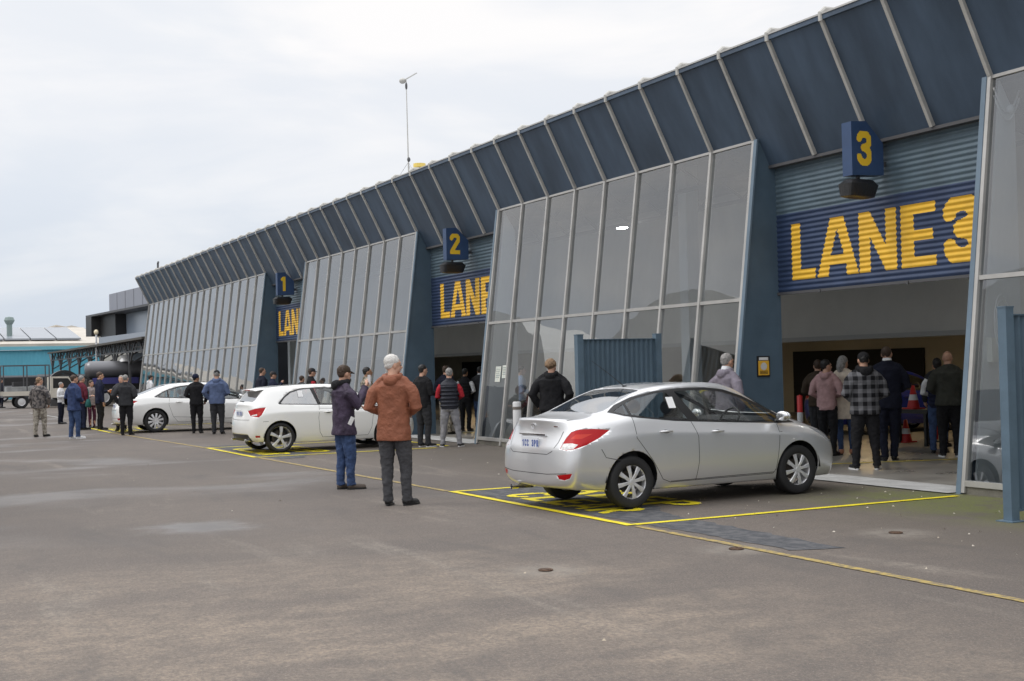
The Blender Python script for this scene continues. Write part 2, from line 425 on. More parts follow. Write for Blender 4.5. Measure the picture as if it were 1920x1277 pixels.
# fallen leaves and bits of paper
LEAF = mat('leaf_litter', (.40, .33, .24), .8, col2=(.55, .52, .46), vscale=.8)
b = MB()
for i in range(150):
    if i < 110: x = random.uniform(-16, -5); y = random.uniform(8.0, 11.9)
    else: x = random.uniform(-26, -5); y = random.uniform(3.5, 11.9)
    s = random.uniform(.006, .020); a = random.uniform(0, 6.28); z = .012
    p = [(x+s*math.cos(a+j*PI/2)*(1 if j % 2 else .5), y+s*math.sin(a+j*PI/2)*(1 if j % 2 else .5), z+(.012 if j == 0 else 0)) for j in range(4)]
    b.add(p, [(0, 1, 2, 3)])
tag(b.build('leaf_litter', LEAF), 'tiny dry leaves and paper bits scattered over the asphalt', 'litter', kind='stuff')

# ------------------------------------------------------------------ auction hall
KX = [(-12, 2.22), (0, -11.82), (4, -16.70), (12, -26.06), (16, -30.93), (24, -40.30), (28, -45.18), (46, -66.42)]
def XK(k):
    for (ka, xa), (kb, xb) in zip(KX, KX[1:]):
        if ka <= k <= kb: return xa+(xb-xa)*(k-ka)/(kb-ka)
YB, ZB, YM, ZM, YKK, ZKK, YR, ZR = 12.17, .13, 12.50, 2.69, 12.83, 5.27, 12.20, 6.53
YH, ZH, YD = 13.04, 4.85, 13.15
KL, KR, YBACK = 46, -12, 34
def yg(z): return YB+(YKK-YB)*(z-ZB)/(ZKK-ZB)
FASC = mat('fascia_steel', (.060, .090, .134), .45, var=.24, vscale=1.6, bump=.03, bscale=3, spec=.4, stretch=(1, .5, .25))
BLUEW = mat('blue_wall_paint', (.078, .120, .162), .6, var=.10, vscale=1.5, spec=.3)
BLUEL = mat('light_blue_trim', (.14, .195, .25), .5, var=.10, vscale=2, spec=.4)
ALU = mat('aluminium', (.46, .45, .43), .45, .25, var=.10, vscale=2)
RIB = mat('rib_aluminium', (.50, .49, .46), .5, .15, var=.12, vscale=3)
GREYW = mat('grey_interior_board', (.55, .54, .51), .8, var=.08, vscale=.5)
BEIGE = mat('beige_interior_wall', (.44, .40, .31), .8, var=.12, vscale=.4)
WHITEW = mat('white_partition', (.62, .63, .62), .75, var=.05, vscale=.6)
DARK = mat('dark_opening', (.012, .012, .013), .8)
CEIL = mat('dark_ceiling', (.16, .155, .15), .85, var=.15, vscale=1)
STEEL = mat('dark_steel', (.09, .09, .095), .6, .2)
PANE = glass('facade_glass', (.60, .65, .69), .175, 1, .07, .8, .07)
hall = thing('auction_hall', 'long low blue hall with leaning glass walls, dark ribbed fascia and three numbered lanes', 'building', (XK(46), 12.2, 0))
W = dict(parent=hall, world=True)
# structure: concrete floor, threshold
def flat(name, x0, x1, y0, y1, z, m): 
    return tag(MB().quad((x0, y0, z), (x1, y0, z), (x1, y1, z), (x0, y1, z)).build(name, m), kind='structure')
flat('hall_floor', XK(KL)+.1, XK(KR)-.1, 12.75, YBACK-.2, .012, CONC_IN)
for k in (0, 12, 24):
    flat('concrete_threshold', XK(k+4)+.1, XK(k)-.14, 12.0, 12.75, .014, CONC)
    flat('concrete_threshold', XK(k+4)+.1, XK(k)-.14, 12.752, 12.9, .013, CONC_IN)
    line('hall_floor_line', (XK(k+4)+.3, 13.85), (XK(k)-3.8 if k == 0 else XK(k)-2, 16.5), .08, YEL, .018)
# fascia, one panel per rib module
DOORS = [(0, 4), (12, 16), (24, 28)]
BAYS = [(KR, 0), (4, 12), (16, 24), (28, KL)]
isdoor = lambda k: any(a <= k < b for a, b in DOORS)
fa = MB()
for k in range(KR, KL):
    xa, xb = XK(k), XK(k+1); j = random.uniform(-.004, .004)
    y1, z1 = (YH, ZH) if isdoor(k) else (YKK, ZKK)
    fa.add([(xa, YR+j, ZR), (xb, YR+j, ZR), (xb, y1+j, z1), (xa, y1+j, z1)], [(0, 1, 2, 3)])
fa.box((XK(KL)-.06, YR-.04, ZR), (XK(KR), YR+.16, ZR+.07))
fa.build('fascia', FASC, **W)
tr = MB()
tr.box((XK(KL)-.08, YR-.055, ZR+.07), (XK(KR), YR+.2, ZR+.095))
tr.build('roof_edge_trim', ALU, **W)
for a, b2 in DOORS:
    t_ = MB(); t_.box((XK(b2)+.086, YH-.03, ZH-.05), (XK(a)-.14, YD+.12, ZH-.004))
    t_.build('door_head', STEEL, **W)
# ribs (knob over the roof edge)
for k in range(KR, KL+1):
    b = MB(); dy = -.03
    y1, z1 = (YH, ZH) if any(a < k < c for a, c in DOORS) else (YKK, ZKK)
    b.bar((XK(k), YR+dy, ZR+.02), (XK(k), y1+dy, z1), .055, .06)
    b.tube([(XK(k), YR-.04, ZR-.02), (XK(k), YR-.045, ZR+.10), (XK(k), YR+.03, ZR+.165), (XK(k), YR+.2, ZR+.17), (XK(k), YR+.28, ZR+.10)], .035, 8)
    b.build('roof_rib', RIB, smooth=False, **W)
# glazed bays
for bi, (ka, kb) in enumerate(BAYS):
    x0, x1 = XK(kb), XK(ka)
    fr = MB()
    fr.box((x0, YB-.04, .10), (x1, YB+.10, .17)); 
    fr.box((x0, YKK-.03, ZKK-.045), (x1, YKK+.08, ZKK-.004))
    fr.box((x0, YM-.035, ZM-.028), (x1, YM+.05, ZM+.028))
    frame = fr.build('glazed_bay', ALU, **W)
    for k in range(ka, kb+1):
        b = MB(); x = XK(k)
        b.add([(x-.028, yg(.02)-.045, .02), (x+.028, yg(.02)-.045, .02), (x+.028, yg(.02)+.06, .02), (x-.028, yg(.02)+.06, .02),
               (x-.028, YKK-.045, ZKK+.01), (x+.028, YKK-.045, ZKK+.01), (x+.028, YKK+.06, ZKK+.01), (x-.028, YKK+.06, ZKK+.01)],
              [(3,2,1,0),(4,5,6,7),(0,1,5,4),(1,2,6,5),(2,3,7,6),(3,0,4,7)])
        b.build('mullion', ALU, frame, world=True)
    for k in range(ka, kb):
        for (za, zb) in ((.17, ZM-.028), (ZM+.028, ZKK-.045)):
            b = MB(); xa, xb = XK(k+1)+.028, XK(k)-.028
            j = [random.uniform(-.006, .006) for _ in range(4)]
            b.quad((xa, yg(za)+j[0], za), (xb, yg(za)+j[1], za), (xb, yg(zb)+j[2], zb), (xa, yg(zb)+j[3], zb))
            b.build('glass_pane', PANE, frame, world=True)
for ka, kb in BAYS: MB().box((XK(kb)-.05, YB-.02, 0), (XK(ka)+.05, YB+.25, .098)).build('sill', mat('sill_concrete', (.15, .14, .12), .9, col2=(.22, .21, .17), vscale=3, bump=.5), **W)
# blue return walls and trim strips either side of each lane
def wing(x, thick):
    prof = [(yg(0)-.02, 0), (YD+.04, 0), (YD+.04, ZH-.052), (YH+.0, ZH), (YKK, ZKK-.006)]
    return MB().prism(prof, 'x', x, x+thick)
for a, c in DOORS:
    xl, xr = XK(c), XK(a)
    wing(xl+.034, .05).build('return_wall', BLUEW, **W)
    wing(xr-.105, .05).build('return_wall', BLUEW, **W)
    for x in (xl+.034, xr-.112):
        b = MB(); w = .078
        b.add([(x, YB-.06, .0), (x+w, YB-.06, .0), (x+w, YB-.025, .0), (x, YB-.025, .0), (x, YKK-.055, ZKK-.01), (x+w, YKK-.055, ZKK-.01), (x+w, YKK-.022, ZKK-.01), (x, YKK-.022, ZKK-.01)],
              [(3,2,1,0),(4,5,6,7),(0,1,5,4),(1,2,6,5),(2,3,7,6),(3,0,4,7)])
        b.build('corner_trim', BLUEL, **W)
    # white lining on the inside of each return wall, seen through the glass
    for x in (xl, xr+.004):
        MB().prism([(yg(.3)+.12, .10), (YD+.03, .10), (YD+.03, ZH-.06), (YKK+.10, ZKK-.06)], 'x', x, x+.028).build('inner_lining', WHITEW, **W)
# roller shutters with painted lettering
SH_G = mat('shutter_grey_blue', (.085, .125, .155), .5, var=.12, vscale=2, spec=.5)
SH_N = mat('shutter_navy', (.028, .048, .105), .5, var=.15, vscale=2, spec=.5)
SH_Y = mat('shutter_yellow', (.78, .46, .035), .55, var=.10, vscale=3)
def shutter(i, off, txt_cells):
    a, c = DOORS[i]; x0, x1 = XK(c)+.086, XK(a)-.108; z0, z1 = 2.80, ZH-.052
    nx = int((x1-x0)/.018); P = .079; seg = 6; nz = int((z1-z0)/P*seg)
    vs = []; fs = []; ms = []
    for iz in range(nz+1):
        z = z0+(z1-z0)*iz/nz; ph = (z-z0)/P*2*PI
        y = YD-.004+.010*math.cos(ph)
        for ix in range(nx+1): vs.append((x0+(x1-x0)*ix/nx, y, z))
    for iz in range(nz):
        z = z0+(z1-z0)*(iz+.5)/nz
        for ix in range(nx):
            x = x0+(x1-x0)*(ix+.5)/nx; mi = 1 if z < 4.05 else 0
            if 2.97 <= z <= 3.86:
                for ch, xa, xb in txt_cells:
                    xa += off; xb += off
                    if xa <= x <= xb and inside(ch, (x-xa)/(xb-xa), (z-2.97)/.89, .72, .135): mi = 2
            o = iz*(nx+1)+ix; fs.append((o, o+1, o+nx+2, o+nx+1)); ms.append(mi)
    m = MB(); m.v = vs; m.f = fs; m.m = ms
    sh = m.build('roller_shutter', [SH_G, SH_N, SH_Y], smooth=True, **W)
    bt = MB(); bt.box((x0, YD-.03, z0-.045), (x1, YD+.02, z0-.002))
    for t in (.22, .62): bt.box((x0+(x1-x0)*t-.02, YD-.045, z0-.06), (x0+(x1-x0)*t+.02, YD-.031, z0-.01))
    bt.build('bottom_rail', STEEL, sh, world=True)
WORD = [('L', -16.26, -15.69), ('A', -15.65, -14.72), ('N', -14.70, -13.92), ('E', -13.83, -13.18)]
shutter(0, 0, WORD + [('3', -13.03, -12.36)])
shutter(1, -14.0, WORD + [('2', -13.08, -12.35)])
shutter(2, -28.5, WORD + [('1', -13.05, -12.4)])
# roof, end walls, inner hall
rf = MB()
rf.box((XK(KL), YR+.17, ZR+.02), (XK(KR), YBACK, ZR+.06))
rf.build('roof', mat('roof_sheet', (.35, .36, .37), .6), **W)
MB().prism([(YB, .0), (YBACK, .0), (YBACK, ZR), (YR+.03, ZR), (YKK+.02, ZKK)], 'x', XK(KL)-.08, XK(KL)-.034).build('end_wall', mat('end_wall_grey', (.22, .24, .26), .7), **W)
MB().prism([(YB, .0), (YBACK, .0), (YBACK, ZR), (YR+.03, ZR), (YKK+.02, ZKK)], 'x', XK(KR)+.034, XK(KR)+.08).build('end_wall', MATS['end_wall_grey'], **W)
MB().box((XK(KL), 13.6, 5.9), (XK(KR), YBACK, 5.95)).build('ceiling', CEIL, **W)
MB().box((XK(KL), 19.4, 2.22), (XK(KR), 19.6, 5.9)).build('bulkhead', GREYW, **W)
MB().box((XK(KL), 19.32, 2.13), (XK(KR), 19.66, 2.23)).build('bulkhead_beam', mat('beam_grey', (.38, .38, .37), .7), **W)
MB().box((XK(KL), 19.7, 2.72), (XK(KR), YBACK, 2.8)).build('low_ceiling', mat('low_ceiling_cream', (.42, .36, .24), .8), **W)
bw = MB(); bw.box((XK(KL), 27.0, 0.014), (XK(KR), 27.2, 2.72)); bw.build('back_wall', BEIGE, **W)
for x0, x1, z1 in ((-33.4, -27.6, 1.98), (-59.5, -55.5, 1.98), (-24.5, -23.5, 2.0)):
    MB().box((x0, 26.94, .02), (x1, 26.99, z1)).build('back_doorway', DARK, **W)
for y in (15.2, 17.4):
    b = MB(); b.box((XK(KL), y, 5.25), (XK(KR), y+.12, 5.32)); b.box((XK(KL), y, 5.78), (XK(KR), y+.12, 5.86))
    x = XK(KL); s = 1
    while x < XK(KR)-.8:
        b.bar((x, y+.06, 5.32 if s > 0 else 5.78), (x+.8, y+.06, 5.78 if s > 0 else 5.32), .05, .05); x += .8; s = -s
    b.build('roof_truss', CEIL, **W)
for x in (-22.6, -36.8, -50.9): 
    MB().box((x, 15.3, .014), (x+.3, 15.6, 5.9)).build('inner_column', WHITEW, **W)
LAMPW = mat('lamp_white', (.9, .9, .9), .5, emit=(1, .97, .92), estr=110)
FILLN = mat('fill_neutral', (.9, .9, .9), .5, emit=(1, .96, .9), estr=60)  # emitter of the added fill light behind the nearest shutter
LAMPY = mat('lamp_warm', (.9, .8, .6), .5, emit=(1, .72, .36), estr=60)
SH = mat('lamp_housing', (.5, .5, .5), .5)
def ceil_lamp(x, y, z, m, lb, grp, ln=.5):
    t = thing('ceiling_light', lb, 'ceiling light', (x, y, z), 0, grp)
    MB().box((-ln/2, -.10, 0), (ln/2, .10, .05)).build('housing', SH, t)
    MB().box((-ln/2+.03, -.08, -.02), (ln/2-.03, .08, -.001)).build('diffuser', m, t)
for x, lb in ((-27.6, 'lit white ceiling light seen through the glass between lanes two and three'), (-14.2, 'added white fill light high inside the nearest lane'), (-34.5, 'added white fill light high inside the middle lane')):
    ceil_lamp(x, 17.0, 5.13, LAMPW, lb, 'white lights under the hall roof', .3)  # lamps in the nearest and middle lane are added to brighten the hall
for x, lb in ((-23.6, 'warm light glowing at the back of lane 3, left one'), (-20.6, 'warm light glowing at the back of lane 3, right one'), (-46, 'warm light glowing at the back of lane 2'), (-32, 'warm light glowing behind the glass between lanes 2 and 3')):
    ceil_lamp(x, 21.2, 2.64, LAMPY, lb, 'warm lights in the low back room', 1.0)

# lane number boxes, floodlights
NAVY = mat('sign_navy', (.03, .065, .15), .5, var=.1, vscale=3)
SIGY = mat('sign_yellow', (.85, .55, .03), .5)
SPK = mat('black_plastic', (.018, .018, .019), .35, bump=.3, bscale=30, spec=.6)
for x, lb in ((-15.0, 'added fill light just inside the shutter of the nearest lane'),):  # added fill, hidden by the shutter, to brighten people near the entrance
    ceil_lamp(x, 14.6, 5.3, FILLN, lb, 'added fill lights just inside the shutters')
NTH = ('nearest', 'middle', 'farthest')
for i in range(3):
    x = -14.12-14.22*i; n = '321'[i]
    t = thing('lane_number_sign', 'navy box sign with yellow numeral above the %s lane door' % NTH[i], 'sign', (x, 12.45, 4.3), 0, 'lane number signs under the fascia')
    MB().prism([(0, 0), (.58, .02), (.58, .48), (.27, .78), (0, .76)], 'x', -.10, .10).build('box', NAVY, t)
    for sx in (1, -1):
        b = MB(); res = .012; w, h = .27, .50; y0, z0 = .09, .14
        for a in range(int(w/res)):
            for c in range(int(h/res)):
                u = (a+.5)*res/w
                if inside(n, u if sx > 0 else 1-u, (c+.5)*res/h, .6, .105):
                    X = sx*.104; p = [(X, y0+a*res, z0+c*res), (X, y0+(a+1)*res, z0+c*res), (X, y0+(a+1)*res, z0+(c+1)*res), (X, y0+a*res, z0+(c+1)*res)]
                    b.quad(*p)
        b.build('numeral', SIGY, t)
    MB().bar((0, .5, .2), (0, .72, .2), .06, .06).build('bracket', STEEL, t)
    s = thing('loudspeaker', 'black wedge loudspeaker hanging over the %s lane door' % NTH[i], 'loudspeaker', (x, 12.62, 4.12), R(10), 'loudspeakers under the lane signs')
    b = MB().loft([(0, 0, -.13, .09, .22, .5), (0, 0, -.115, .12, .29, .45), (0, .03, .06, .15, .33, .45), (0, .05, .13, .10, .24, .5)], 20)
    b.build('cabinet', SPK, s, smooth=False)
    MB().loft([(0, -.0, -.137, .06, .17, .5), (0, 0, -.128, .085, .21, .5)], 16).build('grille', mat('grille_brown', (.05, .035, .03), .6), s)
    MB().bar((0, .02, .10), (0, .02, .18), .04, .04).build('bracket', STEEL, s)

# corrugated blue fins standing out from the glass
FIN = mat('blue_corrugated', (.092, .142, .188), .5, var=.12, vscale=1.2, spec=.4)
def fin(x, lb):
    t = thing('corrugated_screen', lb, 'screen', (x, 10.51, 0), 0, 'blue screens standing out from the glass')
    b = MB(); n = 120; z0, z1 = .12, 2.12; vs = []
    for j in range(n+1):
        y = .06+1.42*j/n; dx = .016*max(-1, min(1, 2.2*math.sin(j*2*PI/8)))
        vs += [(dx, y, z0), (dx, y, z1)]
    b.add(vs, [(2*j, 2*j+2, 2*j+3, 2*j+1) for j in range(n)])
    b.box((-.03, .06, 2.12), (.03, 1.48, 2.135)); b.box((-.028, .06, .10), (.028, 1.48, .125))
    b.build('corrugated_panel', FIN, t)
    for y in (0, 1.53):
        b = MB(); b.box((-.055, y-.055, .0), (.055, y+.055, 2.2)); b.box((-.06, y-.06, 2.2), (.06, y+.06, 2.215)); b.build('post', mat('post_blue', (.10, .152, .20), .45, var=.15, vscale=2.5), t)
    MB().box((-.11, -.11, 0.001), (.11, .11, .012)).build('base_plate', MATS['post_blue'], t)
fin(-9.60, 'blue corrugated screen with square posts at the right edge, nearest to the camera')
fin(-18.52, 'blue corrugated screen with posts behind the roof of the silver sedan')

# small yellow notice on the lane 3 return wall
t = thing('notice_plate', 'small yellow black-framed notice on the blue wall left of the nearest lane', 'sign', (XK(4)+.086, 12.80, 1.62))
MB().box((0, -.125, -.165), (.012, .125, .165)).build('frame', SPK, t)
MB().box((.012, -.105, -.14), (.016, .105, .09)).build('face', mat('notice_orange', (.75, .42, .04), .5), t)
MB().box((.0125, -.09, .10), (.0165, .09, .145)).build('header', mat('notice_white', (.7, .7, .7), .5), t)
b = MB(); b.revolve([(.001, .019), (.055, .019), (.062, .017)], (0, 0, 0), 'x', 20); b.build('emblem', mat('emblem_grey', (.55, .55, .55), .4), t)
b = MB()
for z in (-.075, -.095, -.115): b.box((.0165, -.08, z-.005), (.0175, .08, z+.005))
b.build('text_lines', SPK, t)
# papers taped inside the glass
PAPER = mat('paper', (.75, .73, .62), .7, col2=(.55, .62, .60), vscale=14)
for (x, z, w, h, lb) in ((-25.35, 1.55, .26, .34, 'pale printed notice taped to the glass beside lane 2, left one'), (-25.02, 1.6, .26, .28, 'pale printed notice taped to the glass beside lane 2, right one')):
    y = yg(z)-.012
    t = thing('taped_notice', lb, 'notice', (x, y, z)); t.rotation_euler = (-math.atan2(YKK-YB, ZKK-ZB), 0, 0)
    MB().box((-w/2, -.002, -h/2), (w/2, .002, h/2)).build('sheet', PAPER, t)
    b = MB()
    for j in range(5): b.box((-w*.4, -.0035, h*.3-j*h*.13), (w*(.4-.1*(j % 3)), -.0025, h*.3-j*h*.13+.012))
    b.build('print', mat('print_grey', (.2, .25, .25), .7), t)
# electrical box with looped cables behind the right-hand glass
t = thing('electrical_box', 'cream electrical box with looped cables behind the right-hand glass', 'electrical box', (-11.76, 12.70, 1.78), R(90))
MB().box((-.13, -.05, -.15), (.13, .03, .15)).build('box', mat('cream_plastic', (.7, .68, .6), .5), t)
b = MB()
for j in range(3):
    b.tube([(.05+.08*math.cos(a*PI/8)*(1+j*.35), -.06, .34+(.22+.07*j)*math.sin(a*PI/8)) for a in range(-3, 12)], .008, 6)
b.build('cable', MATS['notice_white'], t)
t = thing('cable_loop', 'white cables drooping from a fitting high behind the right-hand glass', 'cable', (-11.77, 13.0, 4.75), R(90))
b = MB()
for j in range(2): b.tube([(-.2+.05*i, 0, .25-.3*math.sin(i*PI/9)+.10*j) for i in range(10)], .012, 6)
b.ell((.1, 0, .1), (.06, .04, .06)); b.build('cable', MATS['notice_white'], t)
# antenna on the roof with three guys
t = thing('antenna_mast', 'thin guyed mast with a wind vane on the hall roof', 'antenna', (-49.0, 20, ZR+.07))
MB().tube([(0, 0, 0), (-.05, 0, 3.6), (-.1, 0, 7.0)], [.035, .03, .018], 8).build('pole', RIB, t)
b = MB(); b.ell((0, 0, 3.7), (.07, .07, .10)); b.ell((-.1, 0, 6.75), (.05, .05, .16)); b.build('coupler', STEEL, t)
b = MB(); b.bar((-.25, -.15, 6.95), (.45, .25, 7.2), .035, .035); b.ell((-.2, -.12, 6.98), (.16, .14, .12)); b.build('wind_vane', RIB, t)
b = MB()
for a in (20, 140, 260): b.tube([(-.05, 0, 3.6), (2.4*math.cos(R(a)), 2.4*math.sin(R(a)), .05)], .006, 4)
b.build('guy_wire', STEEL, t)
t = thing('roof_vent', 'small yellow capped vent on the roof edge right of the mast', 'vent', (-38.3, 16, ZR+.06))
MB().revolve([(.001, 1.55), (.12, 1.55), (.12, 1.2), (.09, 1.2), (.09, 0)], (0, 0, 0), 'z', 16).build('pipe', mat('vent_cream', (.75, .68, .5), .6), t)
MB().revolve([(.001, 1.75), (.2, 1.72), (.2, 1.6), (.001, 1.6)], (0, 0, 0), 'z', 16).build('cap', mat('vent_yellow', (.8, .6, .15), .6), t)
t = thing('roof_stub', 'small dark stub pipe at the far end of the roofline', 'pipe', (XK(44), 12.8, ZR+.06))
MB().tube([(0, 0, 0), (0, 0, .55), (.12, 0, .62)], .05, 8).build('pipe', STEEL, t)

# ------------------------------------------------------------------ cars
TYRE = mat('tyre_rubber', (.018, .018, .019), .75, bump=.2, bscale=60)
RIMS = mat('rim_silver', (.72, .72, .73), .3, .45)
RIMD = mat('rim_dark', (.07, .07, .075), .35, .6)
BRAKE = mat('brake_dark', (.09, .075, .065), .6, .4, var=.4, vscale=8)
TRIM = mat('black_trim', (.015, .015, .016), .45)
GAP = mat('shut_line', (.03, .03, .032), .8)
SEAT = mat('seat_fabric', (.05, .05, .053), .9)
CABIN = mat('cabin_plastic', (.03, .03, .032), .7)
REDL = mat('red_lamp', (.42, .003, .006), .3, spec=.3)
REDL2 = mat('red_lamp_inner', (.55, .035, .02), .3, spec=.3)
CLRL = mat('clear_lamp', (.72, .70, .68), .12, coat=1, var=.25, vscale=25)
HEADL = mat('headlamp', (.55, .57, .60), .08, .5, coat=1)
CHR = mat('chrome', (.75, .75, .76), .12, 1)
PLATEW = mat('plate_white', (.70, .72, .76), .5)
PLATEB = mat('plate_blue', (.05, .10, .35), .5)
CGLASS = glass('car_glass', (.80, .83, .82), .08, 1.5, .0)
CGLASSD = glass('car_glass_tinted', (.35, .37, .40), .30, 1.5, .0)
CGLASSR = glass('car_glass_rear', (.45, .48, .5), .30, 1.5, .0)
PAPW = mat('paper_sticker', (.85, .85, .85), .7)
def paint(name, col, metal):
    m = mat(name, col, .32 if metal else .38, metal, coat=.9)
    return m
SILV = paint('silver_paint', (.70, .705, .715), .55)
WHTC = paint('white_paint', (.88, .88, .86), 0)
BLUC = paint('blue_paint', (.01, .02, .22), .3)
DRKC = paint('dark_paint', (.03, .03, .035), .3)

def subsurf(me, lv):
    o = bpy.data.objects.new('tmp', me); C.objects.link(o)
    m = o.modifiers.new('s', 'SUBSURF'); m.levels = lv; m.render_levels = lv
    dg = bpy.context.evaluated_depsgraph_get(); dg.update()
    r = bpy.data.meshes.new_from_object(o.evaluated_get(dg))
    bpy.data.objects.remove(o); return r

def cage_mesh(P, Fq, creases):
    bm = bmesh.new(); vs = [bm.verts.new(p) for p in P]
    for f in Fq: bm.faces.new([vs[i] for i in f])
    cl = bm.edges.layers.float.new('crease_edge')
    for (a, b), c in creases.items():
        e = bm.edges.get((vs[a], vs[b]))
        if e: e[cl] = c
    bmesh.ops.recalc_face_normals(bm, faces=bm.faces)
    me = bpy.data.meshes.new('cage'); bm.to_mesh(me); bm.free(); return me

def cut_faces(bm, poly, U, V, Nn, filt, tagv, layer):
    """cut the mesh along a polygon given in (U,V) coordinates, projected along Nn, and tag the faces inside"""
    u0 = min(p[0] for p in poly)-.02; u1 = max(p[0] for p in poly)+.02; v0 = min(p[1] for p in poly)-.02; v1 = max(p[1] for p in poly)+.02
    n = len(poly)
    def near(f, a, b):
        cu = [l.vert.co.dot(U) for l in f.loops]; cv = [l.vert.co.dot(V) for l in f.loops]
        return max(cu) > min(a[0], b[0])-.012 and min(cu) < max(a[0], b[0])+.012 and max(cv) > min(a[1], b[1])-.012 and min(cv) < max(a[1], b[1])+.012
    for i in range(n):
        a, b = poly[i], poly[(i+1) % n]
        fs = [f for f in bm.faces if filt(f) and near(f, a, b)]
        if not fs: continue
        geom = set(fs)
        for f in fs: geom.update(f.edges); geom.update(f.verts)
        d = U*(b[0]-a[0]) + V*(b[1]-a[1])
        # a point on the plane: solve in the U,V basis
        G = Matrix(((U.dot(U), U.dot(V)), (V.dot(U), V.dot(V)))).inverted() @ Vector(a)
        H = Matrix(((U.dot(U), U.dot(V)), (V.dot(U), V.dot(V)))).inverted() @ Vector((b[0]-a[0], b[1]-a[1]))
        pt = U*G[0]+V*G[1]; dr = U*H[0]+V*H[1]
        nn = dr.cross(Nn)
        if nn.length < 1e-9: continue
        bmesh.ops.bisect_plane(bm, geom=list(geom), plane_co=pt, plane_no=nn.normalized(), dist=1e-5)
    def pin(u, v):
        c = False; j = n-1
        for i in range(n):
            if (poly[i][1] > v) != (poly[j][1] > v) and u < (poly[j][0]-poly[i][0])*(v-poly[i][1])/(poly[j][1]-poly[i][1])+poly[i][0]: c = not c
            j = i
        return c
    for f in bm.faces:
        if filt(f):
            m = f.calc_center_median(); 
            if pin(m.dot(U), m.dot(V)): f[layer] = tagv

